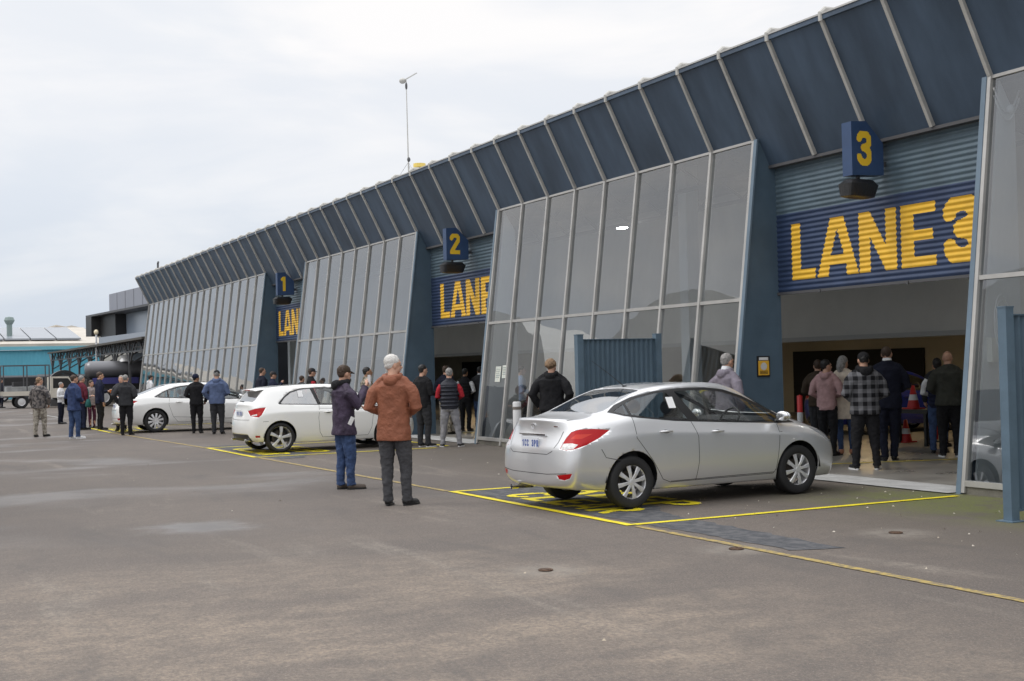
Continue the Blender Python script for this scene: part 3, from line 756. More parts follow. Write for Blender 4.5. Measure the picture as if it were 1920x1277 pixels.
def car(spec, label, loc, heading, pm, group=None, detail=True):
    L, W2 = spec['L'], spec['W']/2
    st = spec['st']; ns = len(st)
    rear, front = spec['rear'], spec['front']
    P = []
    def ring(x, row):
        (w2, z2), (w3, z3), (w4, z4), (w5, z5), (w6, z6), (w7, z7), z9 = row
        xs = x if isinstance(x, dict) else None
        X = lambda lv, c: x if xs is None else xs[lv][c]
        pts = [(X(2, 2), 0, z2), (X(2, 1), w2*.55, z2), (X(2, 0), w2, z2), (X(3, 0), w3, z3), (X(4, 0), w4, z4), (X(5, 0), w5, z5), (X(6, 0), w6, z6), (X(7, 0), w7, z7),
               (X(7, 1), w7*.55, z9-(z9-z7)*.28), (X(7, 2), 0, z9)]
        return pts
    rows = []
    rows.append(ring({i: rear['x'][i-2] for i in range(2, 8)}, rear['row']))
    for s_ in st: rows.append(ring(s_[0], s_[1:]))
    rows.append(ring({i: front['x'][i-2] for i in range(2, 8)}, front['row']))
    idx = {}
    def vid(s, k, side):
        if k in (0, 9): side = 1
        key = (s, k, side)
        if key not in idx:
            p = rows[s][k]; idx[key] = len(P); P.append((p[0]-L/2, p[1]*side, p[2]))
        return idx[key]
    F = []; NR = len(rows); cr = {}
    def crease(a, b, c): cr[(a, b)] = c
    CK = spec.get('crease', {2: .6, 5: .8, 6: .35, 7: .35})
    for side in (1, -1):
        for s in range(NR-1):
            for k in range(9):
                F.append((vid(s, k, side), vid(s+1, k, side), vid(s+1, k+1, side), vid(s, k+1, side)))
            for k, c in CK.items(): crease(vid(s, k, side), vid(s+1, k, side), c)
    # end caps
    for s, e in ((0, rear), (NR-1, front)):
        row = e['row']
        def cid(lv, col, side):   # col 0 side, 1 mid, 2 centre
            if lv == 2: return vid(s, {0: 2, 1: 1, 2: 0}[col], side)
            if lv == 7: return vid(s, {0: 7, 1: 8, 2: 9}[col], side)
            if col == 0: return vid(s, lv, side)
            if col == 2: side = 1
            key = (s, 'c', lv, col, side)
            if key not in idx:
                w, z = row[lv-2]; idx[key] = len(P)
                P.append((e['x'][lv-2][col]-L/2, w*.55*side if col == 1 else 0, z))
            return idx[key]
        for side in (1, -1):
            for lv in range(2, 7):
                for col in range(2):
                    F.append((cid(lv, col, side), cid(lv, col+1, side), cid(lv+1, col+1, side), cid(lv+1, col, side)))
            for lv, c in e.get('crease', {}).items():
                for col in range(2): crease(cid(lv, col, side), cid(lv, col+1, side), c)
    tgt = [Vector(p) for p in P]; cur = [Vector(p) for p in P]
    for it in range(3):
        me = cage_mesh(cur, F, cr); r = subsurf(me, 1)
        for i in range(len(cur)): cur[i] = cur[i] + (tgt[i]-r.vertices[i].co)*(.75 if it < 2 else .5)
        bpy.data.meshes.remove(r)
    body = subsurf(cage_mesh(cur, F, cr), 3 if detail else 2)
    bm = bmesh.new(); bm.from_mesh(body)
    lay = bm.faces.layers.int.new('tag')
    X, Y, Z = Vector((1, 0, 0)), Vector((0, 1, 0)), Vector((0, 0, 1))
    tags = []
    def sidecut(poly, t, cond=None):
        poly = [(p[0]-L/2, p[1]) for p in poly]
        for sg in (1, -1):
            cut_faces(bm, poly, X, Z, Y, lambda f, sg=sg: f.calc_center_median().y*sg > .3 and f.normal.y*sg > .12, t, lay)
    def topcut(poly, t):
        full = [(p[0]-L/2, p[1]) for p in poly] + [(p[0]-L/2, -p[1]) for p in poly[::-1]]
        cut_faces(bm, full, X, Y, Z, lambda f: f.normal.z > .15, t, lay)
    def cornercut(poly, t, rearside=True):
        # unrolled corner coordinate u = x + |y| (rear) or (L - x) + |y| (front)
        for sg in (1, -1):
            if rearside:
                U = Vector((1, sg, 0)); Nn = Vector((-1, sg, 0)); pp = [(p[0]-L/2, p[1]) for p in poly]
                flt = lambda f, sg=sg: f.calc_center_median().y*sg > .05 and f.calc_center_median().x < -L/2+.9 and f.normal.dot(Vector((-1, sg, 0))) > .2 and f.normal.z < .8
            else:
                U = Vector((-1, sg, 0)); Nn = Vector((1, sg, 0)); pp = [(p[0]-L/2, p[1]) for p in poly]
                flt = lambda f, sg=sg: f.calc_center_median().y*sg > .05 and f.calc_center_median().x > L/2-.9 and f.normal.dot(Vector((1, sg, 0))) > .2
            cut_faces(bm, pp, U, Z, Nn, flt, t, lay)
    # panel gaps: remember BVH before cutting
    bvh = BVHTree.FromBMesh(bm)
    arch = spec['arch']
    for ax in (spec['rax'], spec['fax']):
        ra = arch; zc = spec['rw']+.012
        sidecut([(ax+ra*math.cos(2*PI*i/32), zc+ra*math.sin(2*PI*i/32)) for i in range(32)], 99)
    for t, poly in spec['dlo']: sidecut(poly, t)
    topcut(spec['rearglass'], 3); topcut(spec['screen'], 4)
    for t, poly in spec.get('rearlamp', []): cornercut(poly, t)
    for t, poly in spec.get('headlamp', []): cornercut(poly, t, False)
    for t, poly in spec.get('rearfold', []):
        full = poly + [(-p[0], p[1]) for p in poly[::-1]]
        cut_faces(bm, full, Y, Z, X, lambda f: f.normal.x < -.25 and f.calc_center_median().x < -L/2+.6, t, lay)
    for t, poly in spec.get('frontfold', []):
        full = poly + [(-p[0], p[1]) for p in poly[::-1]]
        cut_faces(bm, full, Y, Z, X, lambda f: f.normal.x > .25 and f.calc_center_median().x > L/2-.7, t, lay)
    # under the sills open the floor for the wheels
    for f in bm.faces:
        m = f.calc_center_median()
        if f.normal.z < -.6 and m.z < .4:
            for ax in (spec['rax'], spec['fax']):
                if abs(m.x-(ax-L/2)) < arch-.02 and abs(m.y) > .55: f[lay] = 99
    root = thing('parked_car', label, 'car', loc, heading, group)
    def part(name, ts, m, parent=root, off=0, smooth=True, thick=0):
        allf = [f for f in bm.faces if f[lay] in ts]
        if not allf: return None
        if ts[0] != 0:
            left = set(allf); comps = []
            while left:
                st_ = [left.pop()]; cp = list(st_)
                while st_:
                    f = st_.pop()
                    for e in f.edges:
                        for g in e.link_faces:
                            if g in left: left.remove(g); st_.append(g); cp.append(g)
                comps.append(cp)
            comps = [q for q in comps if sum(f.calc_area() for f in q) > 2e-4]
            if not comps: return None
            if len(comps) > 1:
                for q in comps: part1_(name, q, m, parent, off, smooth, thick)
                return None
            allf = comps[0]
        return part1_(name, allf, m, parent, off, smooth, thick)
    def part1_(name, fs, m, parent, off, smooth, thick):
        vm = {}; vs = []; ff = []
        for f in fs:
            q = []
            for v in f.verts:
                if v.index not in vm: vm[v.index] = len(vs); vs.append(tuple(v.co+v.normal*off))
                q.append(vm[v.index])
            ff.append(q)
        me = bpy.data.meshes.new(name); me.from_pydata(vs, [], ff); me.materials.append(m)
        me.polygons.foreach_set('use_smooth', [smooth]*len(me.polygons))
        o = bpy.data.objects.new(name, me); C.objects.link(o); o.parent = parent
        if thick:
            md = o.modifiers.new('t', 'SOLIDIFY'); md.thickness = thick; md.offset = -1
        return o
    bm.verts.index_update(); bm.normal_update()
    bo = part('body', (0,), pm, thick=.012)
    part('window_trim', (5,), TRIM, off=-.001)
    gl = {1: CGLASS, 2: CGLASS if not spec.get('tint') else CGLASSD, 3: CGLASSR, 4: CGLASS}
    for t, nm in ((1, 'front_side_window'), (2, 'rear_side_window'), (3, 'rear_window'), (4, 'windscreen')):
        part(nm, (t,), gl[t], off=-.004)
    part('tail_light', (6,), REDL); part('tail_light_lens', (7,), CLRL); part('headlight', (8,), HEADL)
    part('bumper_reflector', (9,), REDL); part('lower_bumper', (10,), TRIM); part('tail_light_inner', (11,), REDL2)
    part('grille', (12,), TRIM)
    bm.free()
    # gaps
    def ribbon(pts, w=.007, name='shut_line', m=GAP, side=True, off=.0015):
        for sg in ((1, -1) if side else (1,)):
            vs = []; prev = None; hits = []
            dense = []
            for a, b in zip(pts, pts[1:]):
                k = max(2, int(math.hypot(b[0]-a[0], b[1]-a[1])/.05))
                dense += [(a[0]+(b[0]-a[0])*i/k, a[1]+(b[1]-a[1])*i/k) for i in range(k)]
            dense.append(pts[-1])
            for i, (u, v) in enumerate(dense):
                if side: o_, d_ = Vector((u-L/2, sg*2, v)), Vector((0, -sg, 0))
                else: o_, d_ = Vector((-L/2-1, u, v)), Vector((1, 0, 0))
                h = bvh.ray_cast(o_, d_)
                if h[0] is None: continue
                hits.append((h[0], h[1]))
            for i, (p, n) in enumerate(hits):
                t = (hits[min(i+1, len(hits)-1)][0]-hits[max(i-1, 0)][0]).normalized(); s = t.cross(n).normalized()*w/2
                vs += [p+s+n*off, p-s+n*off]
            if len(hits) > 1:
                b = MB(); b.add(vs, [(2*i, 2*i+2, 2*i+3, 2*i+1) for i in range(len(hits)-1)]); b.build(name, m, bo, smooth=True)
    for g_ in spec.get('gaps', []): ribbon(g_)
    for g_ in spec.get('reargaps', []): ribbon(g_, side=False)
    def on_side(u, v, sg):
        h = bvh.ray_cast(Vector((u-L/2, sg*2, v)), Vector((0, -sg, 0))); return h[0], h[1]
    def on_rear(u, v):
        h = bvh.ray_cast(Vector((-L/2-1, u, v)), Vector((1, 0, 0))); return h[0], h[1]
    # door handles
    for (u, v) in spec.get('handles', []):
        for sg in (1, -1):
            p, n = on_side(u, v, sg)
            b = MB(); b.tube([(-.09, 0, 0), (-.07, sg*.03, .002), (0, sg*.038, .004), (.07, sg*.03, .002), (.09, 0, 0)], [.008, .012, .014, .012, .008], 8)
            o = b.build('door_handle', CHR if spec.get('chrome_handle') else pm, root, smooth=True); o.location = p
            MB().ell((0, sg*.003, -.004), (.055, .004, .024)).build('handle_recess', GAP, o)
    # mirrors
    mx, mz = spec['mirror']
    for sg in (1, -1):
        p, n = on_side(mx, mz-.02, sg)
        b = MB(); M_ = Matrix.Rotation(sg*R(-8), 3, 'Z')
        b.ell((0.02, sg*.15, .05), (.040, .095, .058), 16, 10, M_)
        o = b.build('wing_mirror', pm, root, smooth=True); o.location = p
        b = MB(); b.ell((-.018, sg*.15, .052), (.03, .10, .062), 14, 8, M_); b.build('mirror_glass', CHR, o, smooth=True)
        MB().tube([(.02, -sg*.02, -.015), (.02, sg*.08, 0)], [.03, .022], 8).build('mirror_stalk', TRIM, o)
    # wheels
    rw, tw = spec['rw'], spec['tw']; rr = spec['rim_r']
    for ax in (spec['rax'], spec['fax']):
        for sg in (1, -1):
            wy = sg*(W2-spec.get('inset', .03)-tw/2)
            hub = MB().revolve([(.001, sg*-.02), (rr*.62, sg*-.02), (rr*.62, sg*-.05), (.001, sg*-.05)], (0, 0, 0), 'y', 24).build('wheel', BRAKE, root, smooth=False)
            hub.location = (ax-L/2, wy, rw)
            t = tw/2
            prof = [(rr*.97, -t*.82), (rr*1.06, -t), (rw*.93, -t*.98), (rw*.985, -t*.86), (rw, -t*.6), (rw, t*.6), (rw*.985, t*.86), (rw*.93, t*.98), (rr*1.06, t), (rr*.97, t*.82)]
            MB().revolve(prof, (0, 0, 0), 'y', 48).build('tyre', TYRE, hub, smooth=True)
            b = MB()
            o_ = sg*t*.80
            b.revolve([(rr, -t*.8), (rr*.93, -t*.7), (rr*.93, o_*.6 if sg > 0 else t*.5), (rr*.955, t*.70), (rr*1.01, t*.86)] if sg > 0 else [(rr, t*.8), (rr*.93, t*.7), (rr*.93, -t*.5), (rr*.955, -t*.70), (rr*1.01, -t*.86)], (0, 0, 0), 'y', 48)
            ns_ = spec['spokes']; sw = spec['spoke_w']
            for i in range(ns_):
                a = 2*PI*i/ns_+.2
                ca, sa = math.cos(a), math.sin(a); ta, tb = -sa, ca
                r0, r1 = rr*.14, rr*.96
                for r_a, r_b, wa, wb, ya, yb in ((r0, rr*.5, sw*.75, sw*.8, .72, .80), (rr*.5, r1, sw*.8, sw*1.15, .80, .70)):
                    vs = []
                    for r_, w_, y_ in ((r_a, wa, ya), (r_b, wb, yb)):
                        for q, dy in ((-1, 0), (1, 0), (.7, .011), (-.7, .011)):
                            vs.append((r_*ca+q*w_*ta, sg*(t*y_+dy), r_*sa+q*w_*tb))
                    b.add(vs, [(0, 1, 2, 3), (4, 7, 6, 5), (0, 4, 5, 1), (1, 5, 6, 2), (2, 6, 7, 3), (3, 7, 4, 0)])
            b.revolve([(.001, sg*t*.90), (rr*.15, sg*t*.88), (rr*.22, sg*t*.74), (rr*.22, sg*t*.6)], (0, 0, 0), 'y', 20)
            b.build('rim', spec['rimmat'], hub, smooth=False)
            # wheel well
            wl = MB(); n_ = 20; vs = []; ra = arch+.012
            for i in range(n_+1):
                a = PI*i/n_-.0; 
                for y_ in (sg*(W2-.035), sg*(W2-.40)): vs.append((ra*math.cos(a), y_-0, ra*math.sin(a)+.012))
            wl.add(vs, [(2*i, 2*i+1, 2*i+3, 2*i+2) for i in range(n_)])
            wl.add([(ra*math.cos(PI*i/n_), sg*(W2-.40), ra*math.sin(PI*i/n_)+.012) for i in range(n_+1)], [tuple(range(n_+1))])
            o2 = wl.build('wheel_well', TRIM, root); o2.location = (ax-L/2, 0, rw)
    # cabin
    fl = spec['floor']; b = MB()
    b.box((spec['rax']-.1-L/2, -W2+.12, .22), (spec['fax']-.35-L/2, W2-.12, .36)); b.build('cabin_floor', CABIN, root)
    b = MB(); dx = spec['dash']-L/2; b.loft([(dx+.15, 0, .5, .28, W2-.14, .35), (dx+.15, 0, fl+.02, .26, W2-.16, .35), (dx+.2, 0, fl+.06, .14, W2-.25, .4)], 20); b.build('dashboard', CABIN, root)
    b = MB()
    for x in ([spec['rax']+.12+j*.0 for j in (0,)]):
        b.loft([(x-L/2-.02, 0, .35, .22, W2-.2, .3), (x-L/2-.03, 0, fl-.06, .10, W2-.22, .3), (x-L/2-.05, 0, fl-.0, .06, W2-.26, .35)], 20)
    rs = b.build('rear_seat', SEAT, root)
    b = MB()
    for y in (-.36, .36): b.ell((spec['rax']+.02-L/2, y, fl+.07), (.05, .12, .09))
    b.build('headrest', SEAT, rs)
    sx = spec['seat']-L/2
    for y in (-.36, .36):
        b = MB(); b.loft([(sx+.2, y, .36, .26, .24, .4), (sx+.2, y, .52, .25, .24, .4)], 16)
        b.loft([(sx+.02, y, .45, .10, .23, .4), (sx-.08, y, fl-.08, .08, .22, .4), (sx-.13, y, fl+.10, .05, .16, .5)], 16)
        s_ = b.build('front_seat', SEAT, root, smooth=True)
        MB().ell((sx-.15, y, fl+.22), (.055, .13, .09)).build('headrest', SEAT, s_, smooth=True)
    b = MB(); cx, cz = dx-.18, fl+.02; pts = []
    Mr = Matrix.Rotation(R(-62), 3, 'Y')
    for i in range(21):
        a = 2*PI*i/20; v = Mr @ Vector((.18*math.cos(a), .18*math.sin(a), 0)); pts.append((cx+v.x, -.36+v.y, cz+v.z))
    b.tube(pts, .014, 6); b.bar((cx, -.36, cz), (cx+.25, -.36, cz-.1), .05, .05); b.bar((cx, -.52, cz), (cx, -.20, cz), .03, .03)
    b.build('steering_wheel', TRIM, root)
    # number plate with lettering
    pu, pv = spec['plate']
    p, n = on_rear(pu, pv)
    b = MB(); b.box((-.012, -.186, -.067), (.004, .186, .067)); pl = b.build('number_plate', PLATEW, root)
    pl.location = (p.x-.012, pu, pv)
    b = MB(); res = .008
    for i, ch in enumerate(spec['plate_txt']):
        y0 = .165-i*.055; w, h = .042, .078
        for a in range(int(w/res)+1):
            for c in range(int(h/res)+1):
                if inside(ch, (a+.5)*res/w, (c+.5)*res/h, .55, .11):
                    b.quad((-.0135, y0-a*res, -.045+c*res), (-.0135, y0-(a+1)*res, -.045+c*res), (-.0135, y0-(a+1)*res, -.045+(c+1)*res), (-.0135, y0-a*res, -.045+(c+1)*res))
    b.build('plate_characters', PLATEB, pl)
    # exhaust
    for y in spec['exhaust']:
        MB().revolve([(.02, -.02), (.028, -.10), (.030, -.10), (.030, .2)], (0, 0, 0), 'x', 16).build('exhaust_pipe', CHR, root).location = (-L/2+.10, y, spec['exz'])
    # inspection paper behind the rear side window
    pu, pv = spec['paper']
    p, n = on_side(pu, pv, -1)
    b = MB(); b.box((-.055, -.001, -.075), (.055, .001, .075)); o = b.build('window_paper', PAPW, root); o.location = p+n*.003
    o.rotation_euler = (math.atan2(n.z, -n.y)*-1, 0, R(4))
    if 'extra' in spec: spec['extra'](root, bo, on_side, on_rear, L, pm)
    return root

def pr(w, z): return (w, z)
LOWER = lambda w, zb=.21: (pr(w-.10, zb), pr(w-.035, zb+.12))
SEDAN = dict(L=4.37, W=1.70, rax=.94, fax=3.51, rw=.31, tw=.185, rim_r=.205, arch=.358, spokes=8, spoke_w=.027, rimmat=RIMS, floor=.93, dash=2.95, seat=1.95,
  rear=dict(x=[(.16, .09, .07), (.10, .03, .01), (.11, .015, 0), (.13, .035, .02), (.20, .115, .10), (.22, .10, .08)],
            row=((.64, .27), (.735, .37), (.775, .56), (.765, .73), (.665, .93), (.58, 1.045), 1.062), crease={5: .5, 7: .5, 6: .1}),
  st=[(.30, pr(.71, .25), pr(.785, .36), pr(.82, .57), pr(.815, .79), pr(.715, .985), pr(.58, 1.06), 1.085),
      (.58, pr(.73, .23), pr(.80, .35), pr(.835, .57), pr(.835, .82), pr(.745, 1.03), pr(.60, 1.10), 1.125),
      (.95, pr(.75, .21), pr(.815, .34), pr(.85, .57), pr(.85, .86), pr(.775, 1.05), pr(.56, 1.255), 1.29),
      (1.35, pr(.75, .20), pr(.815, .33), pr(.845, .57), pr(.85, .865), pr(.785, 1.02), pr(.555, 1.375), 1.41),
      (1.80, pr(.75, .20), pr(.81, .33), pr(.845, .57), pr(.848, .85), pr(.787, .985), pr(.565, 1.415), 1.448),
      (2.25, pr(.75, .20), pr(.81, .33), pr(.845, .57), pr(.846, .83), pr(.785, .96), pr(.565, 1.42), 1.455),
      (2.65, pr(.75, .20), pr(.81, .33), pr(.845, .57), pr(.845, .81), pr(.78, .94), pr(.555, 1.36), 1.40),
      (3.05, pr(.75, .20), pr(.81, .33), pr(.845, .57), pr(.843, .79), pr(.77, .92), pr(.565, 1.185), 1.23),
      (3.40, pr(.75, .20), pr(.81, .33), pr(.845, .57), pr(.84, .77), pr(.755, .895), pr(.60, 1.005), 1.045),
      (3.70, pr(.74, .20), pr(.80, .33), pr(.835, .55), pr(.82, .75), pr(.725, .86), pr(.54, .925), .955),
      (4.00, pr(.70, .20), pr(.765, .32), pr(.79, .52), pr(.765, .69), pr(.66, .79), pr(.48, .835), .86),
      (4.20, pr(.62, .20), pr(.69, .31), pr(.71, .48), pr(.68, .62), pr(.58, .70), pr(.42, .735), .755)],
  front=dict(x=[(4.17, 4.25, 4.27), (4.21, 4.31, 4.34), (4.21, 4.32, 4.35), (4.19, 4.30, 4.33), (4.18, 4.26, 4.29), (4.16, 4.23, 4.26)],
             row=((.50, .21), (.56, .31), (.58, .46), (.55, .58), (.49, .65), (.38, .69), .70)),
  dlo=[(5, [(.72, 1.135), (.86, 1.215), (1.10, 1.30), (1.45, 1.365), (1.8, 1.39), (2.2, 1.39), (2.5, 1.355), (2.8, 1.265), (3.1, 1.135), (3.38, .995), (3.56, .905), (3.3, .905), (2.8, .93), (2.25, .96), (1.6, 1.0), (1.1, 1.055), (.9, 1.085)]),
       (1, [(1.72, 1.355), (2.15, 1.36), (2.46, 1.325), (2.76, 1.235), (3.05, 1.11), (3.26, 1.0), (3.26, .925), (2.8, .95), (2.25, .98), (1.97, .997)]),
       (2, [(1.0, 1.10), (1.0, 1.235), (1.15, 1.285), (1.45, 1.34), (1.60, 1.35), (1.80, 1.01), (1.6, 1.022), (1.15, 1.07)]),
       (2, [(.80, 1.14), (.90, 1.195), (.965, 1.22), (.965, 1.10), (.90, 1.108)])],
  rearglass=[(.60, 0), (.605, .30), (.625, .52), (.70, .575), (.95, .545), (1.27, .50), (1.32, .30), (1.34, 0)],
  screen=[(3.47, 0), (3.44, .30), (3.36, .53), (3.24, .63), (2.95, .585), (2.62, .50), (2.59, .3), (2.58, 0)],
  rearlamp=[(6, [(.68, .735), (.76, .84), (.86, .925), (1.0, .955), (1.22, .955), (1.44, .935), (1.30, .85), (1.12, .775), (.95, .735), (.80, .72)]),
            (7, [(.69, .735), (.735, .795), (.90, .80), (1.0, .785), (.93, .74), (.80, .725)]),
            (11, [(.86, .85), (.95, .90), (1.2, .90), (1.05, .85)]),
            (9, [(.62, .43), (.90, .455), (.86, .40), (.76, .375), (.66, .385)])],
  headlamp=[(8, [(.62, .60), (.72, .70), (1.05, .80), (1.32, .83), (1.12, .68), (.85, .58)])],
  frontfold=[(12, [(0, .58), (.36, .60), (.34, .54), (0, .52)]), (12, [(0, .43), (.42, .43), (.38, .27), (0, .27)])],
  gaps=[[(1.83, 1.0), (1.90, .8), (1.91, .5), (1.88, .28)], [(3.20, .90), (3.18, .70), (3.14, .34), (3.10, .285), (1.5, .275), (1.38, .32), (1.22, .55), (.99, .83), (.985, 1.08)], [(.50, .72), (.56, .62), (.72, .585), (.86, .58)], [(3.20, .80), (3.24, .80)], [(3.12, .30), (2.4, .295), (1.5, .285)]],
  reargaps=[[(-.56, .93), (-.54, .80), (-.48, .70), (-.40, .665), (.40, .665), (.48, .70), (.54, .80), (.56, .93)], [(-.72, .455), (-.4, .435), (.4, .435), (.72, .455)]],
  handles=[(1.42, .885), (2.20, .855)], mirror=(3.22, .97), plate=(0, .79), plate_txt='1CC 3PR', exhaust=[.42], exz=.235, paper=(1.62, 1.22), inset=.035)
def sedan_extra(root, bo, on_side, on_rear, L, pm):
    # badge: slanted letter in an oval ring on the boot lid
    p, n = on_rear(0, .985)
    t = bpy.data.objects.new('badge', MB().tube([(-.006, .052*math.cos(a*PI/12), .030*math.sin(a*PI/12)) for a in range(25)], .004, 6).mesh('badge', CHR)); C.objects.link(t)
    t.parent = root; t.location = p-Vector((.004, 0, 0))
    b = MB(); b.bar((-.006, .028, -.022), (-.006, .018, .022), .007, .006, (1, 0, 0)); b.bar((-.006, -.018, -.022), (-.006, -.028, .022), .007, .006, (1, 0, 0)); b.bar((-.006, .023, -.004), (-.006, -.023, .006), .006, .006, (1, 0, 0)); b.build('badge_letter', CHR, t)
    # chrome strip over the plate, boot-lip spoiler, model script bar, aerial
    p, n = on_rear(0, .885)
    MB().box((-.016, -.30, -.008), (.004, .30, .010)).build('boot_strip', CHR, root).location = (p.x-.006, 0, .885)
    p, n = on_rear(-.42, .985)
    b = MB()
    for i in range(6): b.box((-.004, -.012+.022*i*-1, -.006), (.0, .006-.022*i, .008))
    b.build('script_badge', CHR, root).location = (p.x-.003, -.36, .985)
    MB().tube([(0, 0, 0), (-.22, 0, .16), (-.48, 0, .33)], [.006, .004, .0025], 6).build('aerial', TRIM, root).location = (1.42-L/2, 0, 1.415)
    MB().ell((0, 0, .004), (.035, .02, .014)).build('aerial_base', TRIM, root).location = (1.42-L/2, 0, 1.415)
    b = MB()
    for i in range(13):
        y = -.56+.56/6*i; 
    sp = MB(); vs = []; n_ = 14
    for i in range(n_+1):
        y = -.56+1.12*i/n_; c = 1-(abs(y)/.58)**4; x = .125+.09*(abs(y)/.56)**2
        vs += [(x+.09-L/2, y, 1.064), (x-L/2, y, 1.058+.016*c), (x-.012-L/2, y, 1.050+.012*c), (x+.01-L/2, y, 1.04)]
    sp.add(vs, [(4*i+j, 4*i+4+j, 4*i+5+j, 4*i+1+j) for i in range(n_) for j in range(3)]); sp.build('boot_spoiler', pm, root, smooth=True)
    for sg in (1, -1):
        p, n = on_side(3.42, .70, sg); MB().ell((0, 0, 0), (.022, .004, .010)).build('side_repeater', CLRL, root).location = p
SEDAN['extra'] = sedan_extra

HATCH = dict(L=3.95, W=1.74, rax=.68, fax=3.15, rw=.312, tw=.215, rim_r=.245, arch=.352, spokes=5, spoke_w=.036, rimmat=RIMS, floor=.93, dash=2.55, seat=1.75, tint=True,
  rear=dict(x=[(.18, .10, .08), (.12, .04, .02), (.11, .02, 0), (.12, .05, .03), (.15, .10, .09), (.16, .11, .10)],
            row=((.64, .24), (.73, .34), (.765, .55), (.76, .72), (.68, .93), (.60, 1.02), 1.03), crease={5: .35, 7: .3}),
  st=[(.26, pr(.72, .24), pr(.80, .35), pr(.825, .56), pr(.82, .78), pr(.735, .985), pr(.60, 1.13), 1.155),
      (.42, pr(.74, .22), pr(.82, .34), pr(.85, .57), pr(.845, .82), pr(.765, 1.0), pr(.565, 1.30), 1.335),
      (.70, pr(.76, .21), pr(.835, .33), pr(.87, .57), pr(.865, .84), pr(.785, 1.005), pr(.56, 1.355), 1.388),
      (1.15, pr(.77, .20), pr(.835, .33), pr(.865, .57), pr(.868, .84), pr(.79, .99), pr(.565, 1.38), 1.41),
      (1.65, pr(.77, .20), pr(.83, .33), pr(.862, .57), pr(.866, .83), pr(.79, .97), pr(.565, 1.388), 1.42),
      (2.10, pr(.77, .20), pr(.83, .33), pr(.862, .57), pr(.864, .81), pr(.787, .95), pr(.555, 1.36), 1.395),
      (2.50, pr(.77, .20), pr(.83, .33), pr(.862, .57), pr(.86, .80), pr(.78, .935), pr(.56, 1.235), 1.275),
      (2.90, pr(.77, .20), pr(.83, .33), pr(.862, .56), pr(.858, .78), pr(.765, .915), pr(.60, 1.045), 1.085),
      (3.20, pr(.76, .20), pr(.82, .33), pr(.855, .55), pr(.84, .76), pr(.735, .885), pr(.55, .96), .985),
      (3.50, pr(.72, .20), pr(.79, .32), pr(.82, .53), pr(.80, .72), pr(.68, .83), pr(.50, .88), .90),
      (3.75, pr(.64, .20), pr(.71, .31), pr(.74, .50), pr(.71, .65), pr(.60, .75), pr(.44, .79), .805)],
  front=dict(x=[(3.78, 3.86, 3.88), (3.84, 3.92, 3.94), (3.85, 3.93, 3.95), (3.83, 3.91, 3.93), (3.80, 3.88, 3.90), (3.77, 3.84, 3.86)],
             row=((.52, .21), (.58, .31), (.60, .47), (.57, .60), (.50, .69), (.40, .73), .74)),
  dlo=[(5, [(.66, 1.035), (.78, 1.15), (.95, 1.27), (1.2, 1.335), (1.65, 1.352), (2.0, 1.335), (2.3, 1.25), (2.6, 1.12), (2.86, .98), (2.95, .925), (2.3, .945), (1.5, .975), (.9, 1.0), (.68, 1.012)]),
       (1, [(1.50, 1.325), (1.75, 1.328), (2.0, 1.305), (2.28, 1.222), (2.55, 1.10), (2.72, 1.01), (2.72, .95), (2.3, .965), (1.60, .99)]),
       (2, [(.72, 1.04), (.83, 1.15), (.98, 1.25), (1.2, 1.31), (1.42, 1.325), (1.53, .992), (.9, 1.018), (.74, 1.025)])],
  rearglass=[(.17, 0), (.175, .3), (.19, .50), (.24, .54), (.36, .50), (.37, .3), (.375, 0)],
  screen=[(2.98, 0), (2.95, .3), (2.88, .53), (2.78, .62), (2.5, .575), (2.18, .50), (2.14, .3), (2.13, 0)],
  rearlamp=[(6, [(.56, .885), (.96, .945), (1.17, .955), (1.10, .80), (1.04, .755), (.72, .785)]),
            (7, [(.76, .80), (.98, .825), (.98, .79), (.78, .785)]),
            (11, [(.99, .86), (1.08, .87), (1.05, .80), (.99, .80)]),
            (9, [(.92, .37), (1.05, .37), (1.04, .33), (.92, .33)])],
  rearfold=[(10, [(0, .39), (.55, .39), (.62, .31), (.60, .20), (0, .20)])],
  headlamp=[(8, [(.62, .62), (.72, .72), (1.05, .80), (1.3, .82), (1.12, .68), (.85, .60)])],
  frontfold=[(12, [(0, .70), (.30, .70), (.26, .30), (0, .30)])],
  gaps=[[(1.56, .99), (1.52, .7), (1.55, .40), (1.62, .285), (2.66, .285), (2.74, .45), (2.80, .92)], [(1.56, .90), (2.6, .86)], [(.30, .66), (.42, .665)]],
  reargaps=[[(-.62, .70), (0, .69), (.62, .70)]],
  handles=[(1.74, .82)], mirror=(2.72, .96), plate=(0, .83), plate_txt='1PK 2CR', exhaust=[.42, -.50], exz=.27, paper=(1.18, 1.22), inset=.02)
def hatch_extra(root, bo, on_side, on_rear, L, pm):
    sp = MB(); vs = []; n_ = 12
    for i in range(n_+1):
        y = -.52+1.04*i/n_; q = (abs(y)/.52)**3
        vs += [(.62-L/2, y, 1.372-.02*q), (.24-L/2+.03*q, y, 1.335-.025*q), (.235-L/2+.03*q, y, 1.315-.025*q), (.50-L/2, y, 1.32-.02*q)]
    sp.add(vs, [(4*i+j, 4*i+4+j, 4*i+5+j, 4*i+1+j) for i in range(n_) for j in range(3)])
    sp.build('roof_spoiler', pm, root, smooth=True)
    MB().box((.225-L/2, -.16, 1.315), (.24-L/2, .16, 1.328)).build('high_brake_light', REDL, root)
    MB().bar((.15-L/2, -.02, 1.075), (.17-L/2, .32, 1.085), .012, .015).build('rear_wiper', TRIM, root)
HATCH['extra'] = hatch_extra

